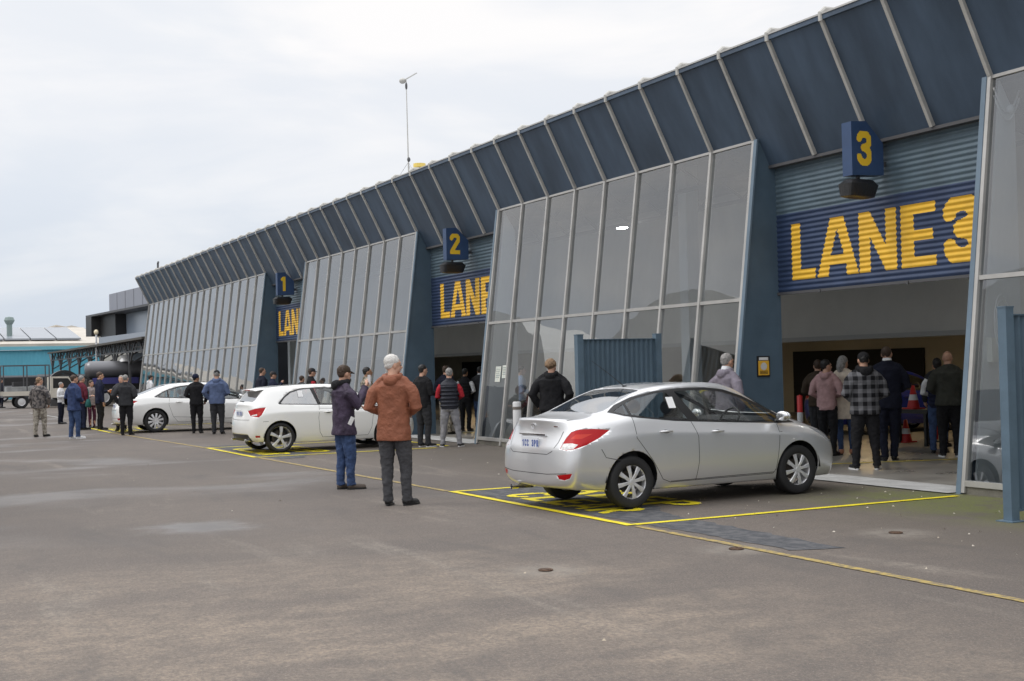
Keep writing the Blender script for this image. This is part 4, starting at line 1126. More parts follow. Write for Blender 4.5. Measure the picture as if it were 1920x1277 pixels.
def scaled(S, fx, fy, fz, **kw):
    T = dict(S)
    def sc(v): return (v[0]*fy, v[1]*fz)
    T['st'] = [(s[0]*fx,) + tuple(sc(q) for q in s[1:7]) + (s[7]*fz,) for s in S['st']]
    for e in ('rear', 'front'):
        d = dict(S[e]); d['x'] = [tuple(a*fx for a in t) for t in d['x']]; d['row'] = tuple(sc(q) for q in d['row'][:6]) + (d['row'][6]*fz,); T[e] = d
    for k in ('rearglass', 'screen'): T[k] = [(a*fx, b*fy) for a, b in S[k]]
    for k in ('dlo',): T[k] = [(t, [(a*fx, b*fz) for a, b in p]) for t, p in S[k]]
    T['gaps'] = [[(a*fx, b*fz) for a, b in p] for p in S['gaps']]
    T['L'] = S['L']*fx; T['W'] = S['W']*fy
    T['handles'] = [(a*fx, b*fz) for a, b in S['handles']]; T['mirror'] = (S['mirror'][0]*fx, S['mirror'][1]*fz)
    T['dash'] = S['dash']*fx; T['seat'] = S['seat']*fx; T['paper'] = (S['paper'][0]*fx, S['paper'][1]*fz)
    T.update(kw); return T
def camry_extra(root, bo, on_side, on_rear, L, pm):
    pass
CAMRY = scaled(SEDAN, 1.118, 1.08, .99, rax=1.10, fax=3.925, rw=.335, tw=.21, rim_r=.235, arch=.375, spokes=10, spoke_w=.033, chrome_handle=False, extra=camry_extra, plate_txt='1PL 3CE')
CAMRY['dlo'] = [(5, [(1.06, 1.035), (1.2, 1.12), (1.45, 1.24), (1.8, 1.335), (2.1, 1.37), (2.5, 1.37), (2.8, 1.34), (3.13, 1.25), (3.46, 1.12), (3.8, .965), (3.95, .905), (3.3, .91), (2.5, .945), (1.8, .98), (1.25, 1.01)]),
                (1, [(2.40, 1.335), (2.75, 1.31), (3.08, 1.225), (3.4, 1.095), (3.64, .985), (3.64, .925), (3.1, .935), (2.52, .965)]),
                (2, [(1.50, 1.02), (1.50, 1.225), (1.8, 1.30), (2.1, 1.335), (2.32, 1.335), (2.42, .968), (1.8, 1.0)]), (2, [(1.12, 1.04), (1.25, 1.12), (1.45, 1.205), (1.45, 1.02), (1.25, 1.028)])]
CAMRY['gaps'] = [[(2.45, .96), (2.48, .7), (2.46, .3)], [(3.6, .90), (3.57, .7), (3.53, .35), (2.4, .28), (1.75, .28), (1.6, .45), (1.48, .80), (1.5, 1.0)], [(1.62, .44), (3.5, .34)]]
CAMRY['handles'] = [(1.78, .875), (2.70, .845)]; CAMRY['mirror'] = (3.6, .97); CAMRY['paper'] = (2.25, 1.22)
def place(spec, x, y, yaw, label, pm, **k):
    # x, y: contact point of the right rear wheel; yaw from +Y towards +X
    fd = Vector((math.sin(yaw), math.cos(yaw))); rt = Vector((math.cos(yaw), -math.sin(yaw)))
    c = Vector((x, y)) + fd*(spec['L']/2-spec['rax']) - rt*(spec['W']/2-.12)
    return car(spec, label, (c.x, c.y, .010), PI/2-yaw, pm, **k)
place(SEDAN, -13.028, 8.025, -.054, 'silver four-door sedan standing on the yellow bay markings, nearest of the cars', SILV)
place(HATCH, -26.60, 7.78, R(-2), 'white three-door hatchback with dark tinted windows and five-spoke wheels', WHTC)
place(CAMRY, -38.83, 7.61, R(2), 'white four-door sedan standing behind two men near the far glass', WHTC)
place(scaled(HATCH, 1, 1, 1, spokes=5, plate_txt='1LC 1PE'), -22.2, 19.9, R(4), 'blue hatchback standing in the dark back of the nearest lane', BLUC, detail=False)

# ------------------------------------------------------------------ people
TEXN = {}
def dtex(scale):
    if scale not in TEXN:
        t = bpy.data.textures.new('folds', 'CLOUDS'); t.noise_scale = scale; t.noise_depth = 2; TEXN[scale] = t
    return TEXN[scale]
def remesh(o, vox, sm=3, disp=0, dscale=.1):
    m = o.modifiers.new('r', 'REMESH'); m.mode = 'VOXEL'; m.voxel_size = vox; m.use_smooth_shade = True
    if sm:
        s = o.modifiers.new('s', 'SMOOTH'); s.factor = .5; s.iterations = sm
    if disp:
        d = o.modifiers.new('d', 'DISPLACE'); d.texture = dtex(dscale); d.strength = disp; d.mid_level = .5; d.texture_coords = 'GLOBAL'
SKIN = mat('skin', (.52, .30, .21), .5, var=.08, vscale=20, spec=.4)
SKIN2 = mat('skin_tan', (.33, .18, .11), .5, var=.08, vscale=20, spec=.4)
def cloth(name, col, var=.12, rough=.9, bump=.25, **k):
    return mat('cloth_'+name, col, rough, 0, var, 9, bump, 45, spec=.25, **k)
def plaid_mat():
    m = bpy.data.materials.new('cloth_plaid'); m.use_nodes = True; nt = m.node_tree; N = nt.nodes; L = nt.links; b = N['Principled BSDF']
    b.inputs['Roughness'].default_value = .95; b.inputs['Specular IOR Level'].default_value = .2
    tc = N.new('ShaderNodeTexCoord'); sp = N.new('ShaderNodeSeparateXYZ'); L.new(tc.outputs['Object'], sp.inputs[0])
    def band(o):
        a = N.new('ShaderNodeMath'); a.operation = 'MULTIPLY'; a.inputs[1].default_value = 2*PI/.13; L.new(o, a.inputs[0])
        s = N.new('ShaderNodeMath'); s.operation = 'SINE'; L.new(a.outputs[0], s.inputs[0])
        g_ = N.new('ShaderNodeMapRange'); g_.inputs[1].default_value = -.15; g_.inputs[2].default_value = .15; L.new(s.outputs[0], g_.inputs[0]); return g_.outputs[0]
    x = band(sp.outputs['X']); z = band(sp.outputs['Z'])
    ad = N.new('ShaderNodeMath'); ad.operation = 'ADD'; L.new(x, ad.inputs[0]); L.new(z, ad.inputs[1])
    h = N.new('ShaderNodeMath'); h.operation = 'MULTIPLY'; h.inputs[1].default_value = .5; L.new(ad.outputs[0], h.inputs[0])
    mx = N.new('ShaderNodeMix'); mx.data_type = 'RGBA'; mx.inputs[6].default_value = (.012, .012, .014, 1); mx.inputs[7].default_value = (.15, .15, .16, 1)
    L.new(h.outputs[0], mx.inputs[0]); L.new(mx.outputs[2], b.inputs['Base Color']); return m
PLAID = plaid_mat()
CAMO = mat('cloth_camo', (.10, .09, .065), .95, col2=(.27, .24, .19), vscale=14, lo=.44, hi=.52)
CAMO2 = mat('cloth_camo_pale', (.16, .14, .115), .95, col2=(.36, .33, .28), vscale=14, lo=.44, hi=.52)
CAMOTOP = mat('cloth_camo_grey', (.045, .042, .045), .95, col2=(.19, .17, .16), vscale=14, lo=.44, hi=.54)
COL = dict(
 black=cloth('black', (.014, .014, .016)), charcoal=cloth('charcoal', (.035, .036, .040)), grey=cloth('grey', (.10, .10, .105)),
 greydk=cloth('dark_grey', (.06, .06, .065)), rust=cloth('rust', (.25, .092, .052), rough=.6, bump=.35), purple=cloth('purple', (.050, .036, .062), var=.35, rough=.6),
 navy=cloth('navy', (.014, .018, .042)), navyd=cloth('dark_navy', (.010, .012, .024)), jeans=cloth('jeans', (.045, .075, .16), var=.3), jeansl=cloth('pale_grey_jeans', (.27, .27, .29), var=.2),
 blue=cloth('blue', (.10, .135, .24)), bluej=cloth('blue_jacket', (.035, .055, .13), var=.3), pink=cloth('dusty_pink', (.40, .25, .25)), cream=cloth('cream', (.72, .63, .53)),
 olive=cloth('olive', (.045, .047, .040)), brown=cloth('brown', (.055, .04, .028)), lav=cloth('lavender_grey', (.20, .18, .215)), white=cloth('white', (.72, .73, .75)),
 maroon=cloth('maroon', (.12, .02, .035)), maroont=cloth('maroon_trousers', (.075, .018, .04)), ltblue=cloth('light_blue', (.30, .40, .58)), teal=cloth('teal', (.02, .10, .095)),
 red=cloth('red', (.35, .02, .03)), vest=cloth('puffer_navy', (.022, .024, .034), rough=.55), pinkgrey=cloth('pink_grey', (.33, .28, .28)), camo=CAMO, camop=CAMO2, camot=CAMOTOP, plaid=PLAID,
 leather=mat('leather_black', (.015, .015, .016), .4, spec=.5), brownsh=mat('leather_brown', (.10, .08, .065), .6, var=.3), sole=mat('white_sole', (.7, .7, .7), .6), tan=mat('tan_leather', (.45, .20, .12), .5))
HAIR = dict(white=mat('hair_white', (.62, .60, .57), .7, bump=.6, bscale=60), grey=mat('hair_grey', (.27, .26, .25), .75, var=.3, vscale=30, bump=.6, bscale=60), brown=mat('hair_brown', (.055, .032, .02), .6, bump=.6, bscale=60),
 black=mat('hair_black', (.010, .009, .009), .5, bump=.5, bscale=60), blond=mat('hair_light_brown', (.26, .17, .10), .7, var=.35, vscale=35, bump=.8, bscale=50))
EYE = mat('eye_dark', (.01, .008, .007), .2)
ARM = dict(  # elbow, wrist (x outward, y forward, z up) from the shoulder in units of height
 down=((.035, -.012, -.172), (.045, .035, -.318)), front=((.048, -.015, -.165), (-.035, .105, -.205)), pocket=((.070, -.030, -.160), (.030, .045, -.275)),
 hold=((.028, .005, -.172), (.005, .145, -.155)), face=((.030, .075, -.135), (-.035, .150, -.010)), back=((.060, -.045, -.160), (-.035, -.085, -.235)),
 cross=((.040, .035, -.165), (-.105, .105, -.140)), cup=((.035, .020, -.170), (-.01, .155, -.120)), chest=((.045, .03, -.16), (-.06, .125, -.095)))
def person(label, x, y, psi, H, top='black', legs='black', shoes='leather', hair=('short', 'brown'), skin=SKIN, arms=('down', 'down'), kind='jacket', hem=None,
           stance=(.055, 0, .055, 0), bulk=1.0, head=0, vox=.014, hood=None, sleeve=None, sole=None, cap=None, group=None, collar=None, knee=(0, 0), z=0.0, toe=(12, -12), fig='m', held=None, lean=0):
    root = thing('person', label, 'person', (x, y, z), psi, group)
    near = vox < .011
    sw = .108 if fig == 'm' else .094; hipw = .05
    hs = 1 if fig == 'm' else .88
    S = {1: Vector((sw, -.005, .812)), -1: Vector((-sw, -.005, .812))}
    def j(v): return Vector(v)*H
    rq = random.Random(int(abs(x*77+y*31)*10)); stance = tuple(v+rq.uniform(-.012, .018) if i % 2 == 0 else v+rq.uniform(-.028, .028) for i, v in enumerate(stance))
    feet = {1: Vector((stance[0], stance[1], .04)), -1: Vector((-stance[2], stance[3], .04))}
    kn = {}
    for s in (1, -1):
        hp = Vector((s*hipw, 0, .50)); ft = feet[s]; kf = knee[0 if s > 0 else 1]
        kn[s] = (hp*.46+ft*.54) + Vector((s*.006, .012+kf, .012))
    el, wr = {}, {}
    for s, a in ((1, arms[0]), (-1, arms[1])):
        e, w = ARM[a]; el[s] = S[s]+Vector((e[0]*s*bulk**.5, e[1], e[2])); wr[s] = S[s]+Vector((w[0]*s if w[0] > 0 else w[0]*s, w[1], w[2]))
    rg_ = random.Random(int(abs(x*971+y*131)*10))
    for s in (1, -1):
        el[s] += Vector((s*rg_.uniform(-.004, .014), rg_.uniform(-.018, .014), rg_.uniform(-.006, .006)))
        wr[s] += Vector((rg_.uniform(-.012, .012), rg_.uniform(-.015, .012), rg_.uniform(-.018, .018)))
    head += rg_.uniform(-10, 10)
    Rh = Matrix.Rotation(R(rg_.uniform(-9, 3)), 3, 'X'); Rh = Matrix.Rotation(R(head), 3, 'Z') @ Rh; hc = Vector((0, .012, .925))
    def hd(v): return (hc + Rh @ Vector(v))*H
    # ---- body (skin): one continuous surface: head, neck, torso, arms, hands, legs
    b = MB(); h = H
    b.ell(hd((0, -.006, .012)), (.043*h, .054*h, .056*h), 18, 12, Rh)
    b.ell(hd((0, .012, -.022)), (.036*h, .040*h, .042*h), 16, 10, Rh)
    b.ell(hd((0, .024, -.050)), (.021*h, .020*h, .016*h), 12, 8, Rh)
    b.tube([hd((0, .045, .012)), hd((0, .060, -.012)), hd((0, .050, -.018))], [.006*h, .0105*h, .008*h], 8)
    b.ell(hd((0, .045, -.034)), (.015*h, .010*h, .006*h), 10, 6, Rh)
    b.ell(hd((0, .040, .020)), (.032*h, .012*h, .008*h), 10, 6, Rh)
    for s in (1, -1): b.ell(hd((s*.044, -.004, -.004)), (.006*h, .013*h, .020*h), 10, 8, Rh)
    b.tube([j((0, -.012, .80)), j((0, -.008, .85)), j((0, .004, .90))], [.040*h, .034*h, .034*h], 14)
    b.loft([(0, 0, .47*h, .075*h, .055*h), (0, 0, .60*h, .072*h, .050*h), (0, 0, .75*h, .090*h, .055*h), (0, -.005*h, .80*h, .070*h, .040*h), (0, -.01*h, .85*h, .04*h, .035*h)], 18)
    for s in (1, -1):
        b.tube([j(S[s]+Vector((-s*.03, 0, -.035))), j(S[s]+Vector((-s*.005, 0, -.045))), j(el[s]), j(wr[s])], [.018*h, .022*h, .022*h, .0165*h], 10)
        b.tube([j((s*hipw, 0, .50)), j(kn[s]), j(feet[s]+Vector((0, 0, .03)))], [.045*h, .030*h, .022*h], 10)
        d = (wr[s]-el[s]).normalized(); up = Vector((0, 0, 1)) if abs(d.z) < .75 else Vector((-s, 0, 0)); sd = d.cross(up).normalized(); nr = sd.cross(d).normalized()
        palm = wr[s]+d*.028
        b.tube([j(wr[s]-d*.01), j(wr[s]+d*.015), j(wr[s]+d*.05)], [(.015*h, .012*h), (.021*h, .011*h), (.022*h, .009*h)] if abs(d.z) > .75 else [.014*h, .017*h, .016*h], 10)
        fr = max(.0052*h, vox*.75)
        inn = -nr if abs(d.z) < .75 else Vector((-s, 0, 0))*1.0
        wd = sd if abs(d.z) < .75 else Vector((0, 1, 0))
        for q, ln in ((-1.5, .036), (-.5, .044), (.5, .041), (1.5, .030)):
            b0 = wr[s]+d*.045+wd*q*.0118; b1 = b0+d*ln*.5+inn*.004; b2 = b1+d*ln*.30+inn*.014; b3 = b2+d*ln*.12+inn*.013
            b.tube([j(b0), j(b1), j(b2), j(b3)], [fr, fr, fr*.92, fr*.8], 7)
        t0 = wr[s]+d*.014+wd*.018; t1 = t0+wd*.016+d*.014+inn*.006; t2 = t1+d*.02+inn*.010+wd*.003
        b.tube([j(t0), j(t1), j(t2)], [fr*1.2, fr*1.1, fr*.9], 7)
    bo = b.build('body', skin, root, smooth=True); remesh(bo, min(vox, .012) if not near else vox, 2)
    for s in (1, -1):
        MB().ell(hd((s*.0165, .0485, .004)), (.0042*h, .0026*h, .0026*h), 8, 6).build('eye', EYE, root, smooth=True)
    # ---- trousers
    T = COL[legs]; b = MB(); kk = (1+(bulk-1)*.6)*hs; th = .058 if fig == 'm' else .050; an = .034 if fig == 'm' else .024
    b.loft([(0, 0, .455*h, .080*h*kk, .058*h*kk), (0, 0, .50*h, .090*h*kk, .066*h*kk), (0, 0, .56*h, .082*h*kk, .060*h*kk), (0, 0, .60*h, .076*h*kk, .055*h*kk)], 20)
    for s in (1, -1):
        ft = feet[s]
        b.tube([j((s*hipw, 0, .515)), j(Vector((s*hipw, 0, .50))*.6+kn[s]*.4), j(kn[s]), j(kn[s]*.5+ft*.5+Vector((0, -.008, 0))), j(ft+Vector((0, -.004, .022))), j(ft+Vector((0, 0, -.004)))],
               [th*h*kk, th*.94*h*kk, .041*h*kk, .035*h*hs, an*.95*h, an*1.12*h], 14)
    o = b.build('trousers', T, root, smooth=True); remesh(o, vox, 2, .026 if near else .026, .06)
    # ---- shoes
    for s in (1, -1):
        ft = feet[s]; a = R(toe[0]*-1 if s > 0 else toe[1]*-1); M_ = Matrix.Rotation(a, 3, 'Z')
        b = MB(); c = ft*h; c.z = 0
        def sp(v): return c + M_ @ (Vector(v)*h)
        b.tube([sp((0, -.030, .022)), sp((0, -.015, .026)), sp((0, .03, .023)), sp((0, .07, .017)), sp((0, .105, .014)), sp((0, .117, .012))], [(.020*h, .020*h), (.023*h, .024*h), (.025*h, .020*h), (.028*h, .016*h), (.025*h, .012*h), (.012*h, .007*h)], 12)
        b.tube([sp((0, -.012, .02)), sp((0, -.008, .055))], [.026*h, .026*h], 10)
        o = b.build('shoe', COL[shoes], root, smooth=True); remesh(o, min(vox, .010), 2)
        b2 = MB(); n = 18; pts = []
        for i in range(n):
            t = 2*PI*i/n; yy = math.sin(t); pts.append(sp((.027*math.cos(t)*(1.08 if yy > 0 else .85), .042+.080*yy, 0)))
        b2.add([(p.x, p.y, .0) for p in pts]+[(p.x, p.y, .013*h) for p in pts], [tuple(range(n))[::-1], tuple(range(n, 2*n))]+[(i, (i+1) % n, n+(i+1) % n, n+i) for i in range(n)])
        b2.build('sole', COL['sole'] if sole else COL['leather'], o)
    # ---- upper garment
    hm = hem if hem else {'jacket': .485, 'hoodie': .475, 'suit': .455, 'coat': .36, 'vest': .48, 'sweater': .475}[kind]
    bk = bulk; b = MB(); dep = .067 if fig == 'm' else .060; wd_ = .098 if fig == 'm' else .084
    fl = 1.10 if kind in ('coat', 'jacket') else 1.0
    lv = [(0, 0, hm*h, (wd_-.000)*fl*h*bk, dep*fl*h*bk*1.05, .85), (0, 0, (hm+.02)*h, wd_*fl*h*bk, dep*fl*h*bk*1.06, .85)]
    for zz in (.52, .60, .68, .75, .79):
        if zz > hm+.04:
            base = {.52: 1.06, .60: 1.0, .68: 1.02, .75: 1.08, .79: 1.06}[zz]
            r1 = wd_*base*h*bk; r2 = dep*(1.0 if zz < .7 else 1.04)*h*bk
            lv.append((0, -.004*h, zz*h, r1, r2, .85))
    lv += [(0, -.008*h, .82*h, .092*h*(sw/.108), .054*h), (0, -.010*h, .842*h, .060*h, .046*h), (0, -.010*h, .858*h, .042*h, .042*h)]
    b.loft(lv, 26)
    ar = 1+(bk-1)*.8; fat = .043 if kind in ('jacket', 'hoodie', 'coat') else .039
    if fig == 'f': fat *= .9
    if kind != 'vest':
        for s in (1, -1):
            d = (wr[s]-el[s]).normalized()
            b.tube([j(S[s]+Vector((-s*.045, 0, -.030))), j(S[s]+Vector((-s*.012, 0, -.030))), j(S[s]+Vector((s*.002, 0, -.045))), j(S[s]*.55+el[s]*.45), j(el[s]), j(el[s]*.5+wr[s]*.5), j(wr[s]-d*.012), j(wr[s]+d*.004)],
                   [fat*.6*h, fat*.92*h, fat*1.02*h*ar, fat*.98*h*ar, fat*.86*h*ar, fat*.76*h*ar, fat*.60*h*ar, fat*.64*h*ar], 14)
            b.tube([j((s*.025, -.010, .838)), j(S[s]*.6+Vector((s*.010, -.004, .332))), j(S[s]+Vector((s*.004, 0, -.030)))], [.034*h, .033*h, .034*h*ar], 12)
    if hood or kind == 'hoodie':
        for a in range(-6, 7):
            t = R(a*20); b.ell((.052*h*math.sin(t), -.012*h-.050*h*math.cos(t), (.850-.010*math.cos(t))*h), (.022*h, .022*h, .024*h), 8, 6)
        b.ell((0, -.068*h, .825*h), (.048*h, .022*h, .036*h), 12, 8)
    elif kind in ('jacket', 'coat', 'vest', 'suit'):
        b.tube([(0, -.012*h, .835*h), (0, -.010*h, .872*h)], [.046*h, .041*h], 16)
    if kind == 'vest' and bk:
        b2 = MB()
        for s in (1, -1):
            d = (wr[s]-el[s]).normalized()
            b2.tube([j(S[s]+Vector((-s*.01, 0, -.035))), j(S[s]*.5+el[s]*.5), j(el[s]), j(wr[s]-d*.01)], [fat*.95*h, fat*.9*h, fat*.8*h, fat*.6*h], 12)
        o2 = b2.build('sleeves', COL[sleeve or 'red'], root, smooth=True); remesh(o2, vox, 2, .01, .06)
        for k2 in range(6):
            zz = (.52+.048*k2)*h; b.loft([(0, -.003*h, zz-.016*h, wd_*.98*h*bk, dep*h*bk, .85), (0, -.003*h, zz, wd_*1.13*h*bk, dep*1.18*h*bk, .85), (0, -.003*h, zz+.016*h, wd_*.98*h*bk, dep*h*bk, .85)], 24)
    o = b.build({'jacket': 'jacket', 'hoodie': 'hoodie', 'suit': 'suit_jacket', 'coat': 'coat', 'vest': 'puffer_vest', 'sweater': 'sweater'}[kind], COL[top] if top in COL else top, root, smooth=True)
    remesh(o, vox, 2, .012 if kind == 'vest' else .024, .10)
    if hood and hood != top:
        b = MB()
        for a in range(-7, 8):
            t = R(a*19); b.ell((.054*h*math.sin(t), -.014*h-.054*h*math.cos(t), (.856-.006*math.cos(t))*h), (.024*h, .024*h, .028*h), 8, 6)
        b.ell((0, -.074*h, .835*h), (.052*h, .026*h, .040*h), 12, 8)
        o = b.build('hood', COL[hood], root, smooth=True); remesh(o, vox, 3, .012, .05)
    if collar:
        b = MB(); b.tube([(0, -.008*h, .858*h), (0, -.002*h, .888*h)], [.042*h, .038*h], 16, caps=False); b.build('collar', COL[collar], root, smooth=True)
    # ---- hair / headwear
    st, hcx = hair
    if st != 'bald':
        b = MB()
        if st == 'short':
            b.ell(hd((0, -.014, .026)), (.0465*h, .054*h, .0500*h), 18, 12, Rh); b.ell(hd((0, -.028, .004)), (.0405*h, .034*h, .038*h), 14, 10, Rh)
        elif st == 'crop':
            b.ell(hd((0, -.016, .022)), (.0445*h, .0515*h, .0485*h), 18, 12, Rh); b.ell(hd((0, -.026, .002)), (.0395*h, .033*h, .034*h), 14, 10, Rh)
        elif st == 'curly':
            for i in range(46):
                a = i*2.4; t = math.acos(1-1.25*(i+.5)/46); b.ell(hd((.043*math.sin(t)*math.cos(a), -.016+.050*math.sin(t)*math.sin(a)*(1 if math.sin(a) < 0 else .8), .012+.050*math.cos(t))), (.017*h,)*3, 8, 6)
            b.ell(hd((0, -.018, .012)), (.044*h, .050*h, .050*h), 14, 10, Rh)
        elif st == 'long':
            b.ell(hd((0, -.012, .020)), (.0475*h, .057*h, .055*h), 18, 12, Rh); b.tube([hd((0, -.03, .01)), hd((0, -.040, -.05)), hd((0, -.045, -.10))], [.046*h, .044*h, .030*h], 14)
        elif st == 'bun':
            b.ell(hd((0, -.012, .018)), (.0455*h, .055*h, .052*h), 18, 12, Rh); b.ell(hd((0, -.062, .02)), (.022*h, .022*h, .022*h), 10, 8); b.ell(hd((0, -.028, -.012)), (.038*h, .034*h, .036*h), 12, 8, Rh)
        # clear the face
        o = b.build('hair', HAIR[hcx], root, smooth=True); remesh(o, min(vox, .010), 2, .014 if st != 'curly' else .022, .025)
    if cap:
        ck, cc = cap; b = MB(); M_ = COL[cc]
        if ck == 'beanie':
            b.ell(hd((0, -.010, .034)), (.0500*h, .0600*h, .050*h), 20, 12, Rh)
            b.tube([hd((0, -.008, .010)), hd((0, -.008, .030))], [(.0505*h, .0605*h), (.0515*h, .0615*h)], 20)
        else:
            b.ell(hd((0, -.008, .030)), (.0485*h, .0585*h, .046*h), 20, 12, Rh)
        o = b.build('beanie' if ck == 'beanie' else 'cap', M_, root, smooth=True)
        if ck == 'cap':
            b = MB(); n = 12; vs = []
            for i in range(n+1):
                t = PI*i/n; vs += [tuple(hd((.040*math.cos(t), .036+.004*math.sin(t), .026))), tuple(hd((.042*math.cos(t), .040+.052*math.sin(t), .018-.006*math.sin(t)))) ]
            b.add(vs, [(2*i, 2*i+1, 2*i+3, 2*i+2) for i in range(n)]); q = b.build('brim', M_, o); sd_ = q.modifiers.new('t', 'SOLIDIFY'); sd_.thickness = .006
    hands = {s: (Vector((x, y, z)) + Matrix.Rotation(psi, 3, 'Z') @ ((wr[s]+(wr[s]-el[s]).normalized()*.055)*H)) for s in (1, -1)}
    return root, hands, j
FL = .012
P1, P2 = .007, .009
# foreground pair
r1, hd1, _ = person('person with white hair in a rust brown hooded jacket, nearest to the camera', -15.16, 5.91, R(52), 1.90, 'rust', 'greydk', 'leather', ('short', 'white'), arms=('front', 'front'), kind='jacket', hem=.43,
                    stance=(.062, .03, .058, -.02), bulk=1.07, head=-50, vox=P1, hood='rust', toe=(26, -6))
r2, hd2, _ = person('person in a dark purple rain jacket and blue jeans lifting a hand to the face', -17.66, 6.12, R(2), 1.79, 'purple', 'jeans', 'brownsh', ('short', 'brown'), arms=('face', 'hold'), kind='jacket', hem=.44,
                    stance=(.04, .03, .04, -.02), bulk=1.17, head=5, vox=P1, hood='black', cap=('cap', 'brown'), toe=(5, -10))
# around the sedan
person('curly-haired person in a black jacket behind the boot of the silver sedan', -20.4, 11.0, R(48), 1.84, 'black', 'black', hair=('curly', 'blond'), arms=('pocket', 'pocket'), bulk=1.22, head=-20, vox=P2, hood='black')
person('grey-haired person in a lavender jacket beside the blue wall of the nearest lane', -16.15, 11.75, R(8), 1.84, 'lav', 'charcoal', hair=('short', 'grey'), arms=('pocket', 'pocket'), bulk=1.08, head=-10, vox=P2, hood='lav', collar='white')
# lane 2 group
person('person in a black sweater and dark trousers by the middle lane door', -26.06, 10.85, R(22), 1.80, 'black', 'charcoal', 'leather', ('short', 'black'), arms=('hold', 'pocket'), kind='sweater', bulk=1.08, head=-12, vox=P2, sole=1, stance=(.06, .0, .05, 0))
person('person in a navy puffer vest with red sleeves and pale grey jeans, legs apart', -25.6, 11.28, R(60), 1.71, 'vest', 'jeansl', 'leather', ('short', 'grey'), arms=('front', 'front'), kind='vest', sleeve='red', bulk=1.14, vox=P2, sole=1, stance=(.115, 0, .10, 0), toe=(20, -20))
person('person in camouflage trousers standing between the black sweater and the puffer vest', -30.4, 13.3, R(35), 1.76, 'navyd', 'camo', hair=('short', 'brown'), arms=('front', 'front'), bulk=1.05, vox=P2, z=FL)
person('person in a charcoal blazer and blue trousers inside the middle lane, hands in front', -31.3, 14.7, R(55), 1.72, 'charcoal', 'jeans', hair=('short', 'black'), arms=('front', 'front'), kind='suit', bulk=1.08, vox=.011, z=FL, collar='white')
person('person in a black vest with white sleeves inside the middle lane', -31.4, 14.3, R(40), 1.68, 'black', 'black', hair=('short', 'black'), skin=SKIN2, arms=('front', 'front'), kind='vest', sleeve='white', bulk=.92, vox=.011, z=FL)
person('light-haired person in a dark jacket by the right jamb of the middle lane', -32.2, 15.3, R(65), 1.75, 'greydk', 'navy', hair=('short', 'blond'), arms=('front', 'front'), bulk=1.05, vox=.011, z=FL)
person('person in a dark navy shirt deep inside the middle lane beside its left jamb', -35.5, 15.6, R(20), 1.76, 'navy', 'black', hair=('short', 'black'), arms=('down', 'down'), kind='sweater', vox=.012, z=FL)
person('person in a light blue shirt seen through the glass beside the middle lane', -27.5, 14.0, R(-20), 1.72, 'ltblue', 'black', hair=('short', 'brown'), arms=('hold', 'down'), kind='sweater', vox=.012, z=FL)
# lane 3 group
person('person in a grey plaid shirt jacket and black track pants with white soles', -15.23, 13.64, R(62), 1.80, 'plaid', 'black', 'leather', ('crop', 'black'), arms=('front', 'front'), bulk=1.2, vox=P2, sole=1, hood='black', cap=('cap', 'black'), stance=(.075, .0, .075, .0), z=FL, toe=(20, -14), hem=.47)
person('tall person in a dark navy suit beside the plaid jacket', -16.30, 15.1, R(50), 1.90, 'navyd', 'navyd', 'leather', ('crop', 'brown'), arms=('front', 'front'), kind='suit', bulk=1.14, head=-10, vox=P2, collar='white', z=FL, stance=(.05, .02, .05, -.03))
person('person in a long cream coat, blue jeans and tan heels inside the nearest lane', -17.83, 15.5, R(45), 1.76, 'cream', 'jeans', 'tan', ('long', 'grey'), arms=('front', 'front'), kind='coat', bulk=1.02, vox=P2, z=FL, fig='f', head=-30)
person('person in a dusty pink hoodie and black trousers inside the nearest lane', -17.82, 15.1, R(30), 1.70, 'pink', 'black', 'leather', ('short', 'black'), arms=('front', 'front'), kind='hoodie', bulk=1.0, vox=P2, z=FL, head=-30)
person('person in a brown jacket and grey blue jeans to the left of the pink hoodie', -19.0, 15.9, R(40), 1.70, 'brown', 'charcoal', hair=('short', 'brown'), arms=('front', 'front'), bulk=1.05, vox=.011, z=FL)
person('person in a black cap just inside the left jamb of the nearest lane', -19.9, 15.4, R(-10), 1.72, 'black', 'black', hair=('short', 'black'), cap=('cap', 'black'), arms=('down', 'down'), vox=.011, z=FL, collar=None)
person('bald person in an olive bomber jacket and black trousers, rightmost inside the nearest lane', -16.22, 16.37, R(48), 1.80, 'olive', 'black', 'leather', ('bald', ''), arms=('front', 'front'), bulk=1.16, head=-25, vox=P2, z=FL, sole=1)
person('black-haired person in a blue and white top and jeans beside the olive bomber jacket', -17.0, 16.9, R(35), 1.66, 'navy', 'jeans', hair=('short', 'black'), arms=('front', 'front'), kind='vest', sleeve='white', vox=.011, z=FL, bulk=.98)
person('person in black trousers half hidden behind the blue and white top', -18.1, 18.0, R(25), 1.68, 'charcoal', 'black', hair=('short', 'black'), arms=('down', 'down'), vox=.012, z=FL, stance=(.05, .08, .05, -.06))
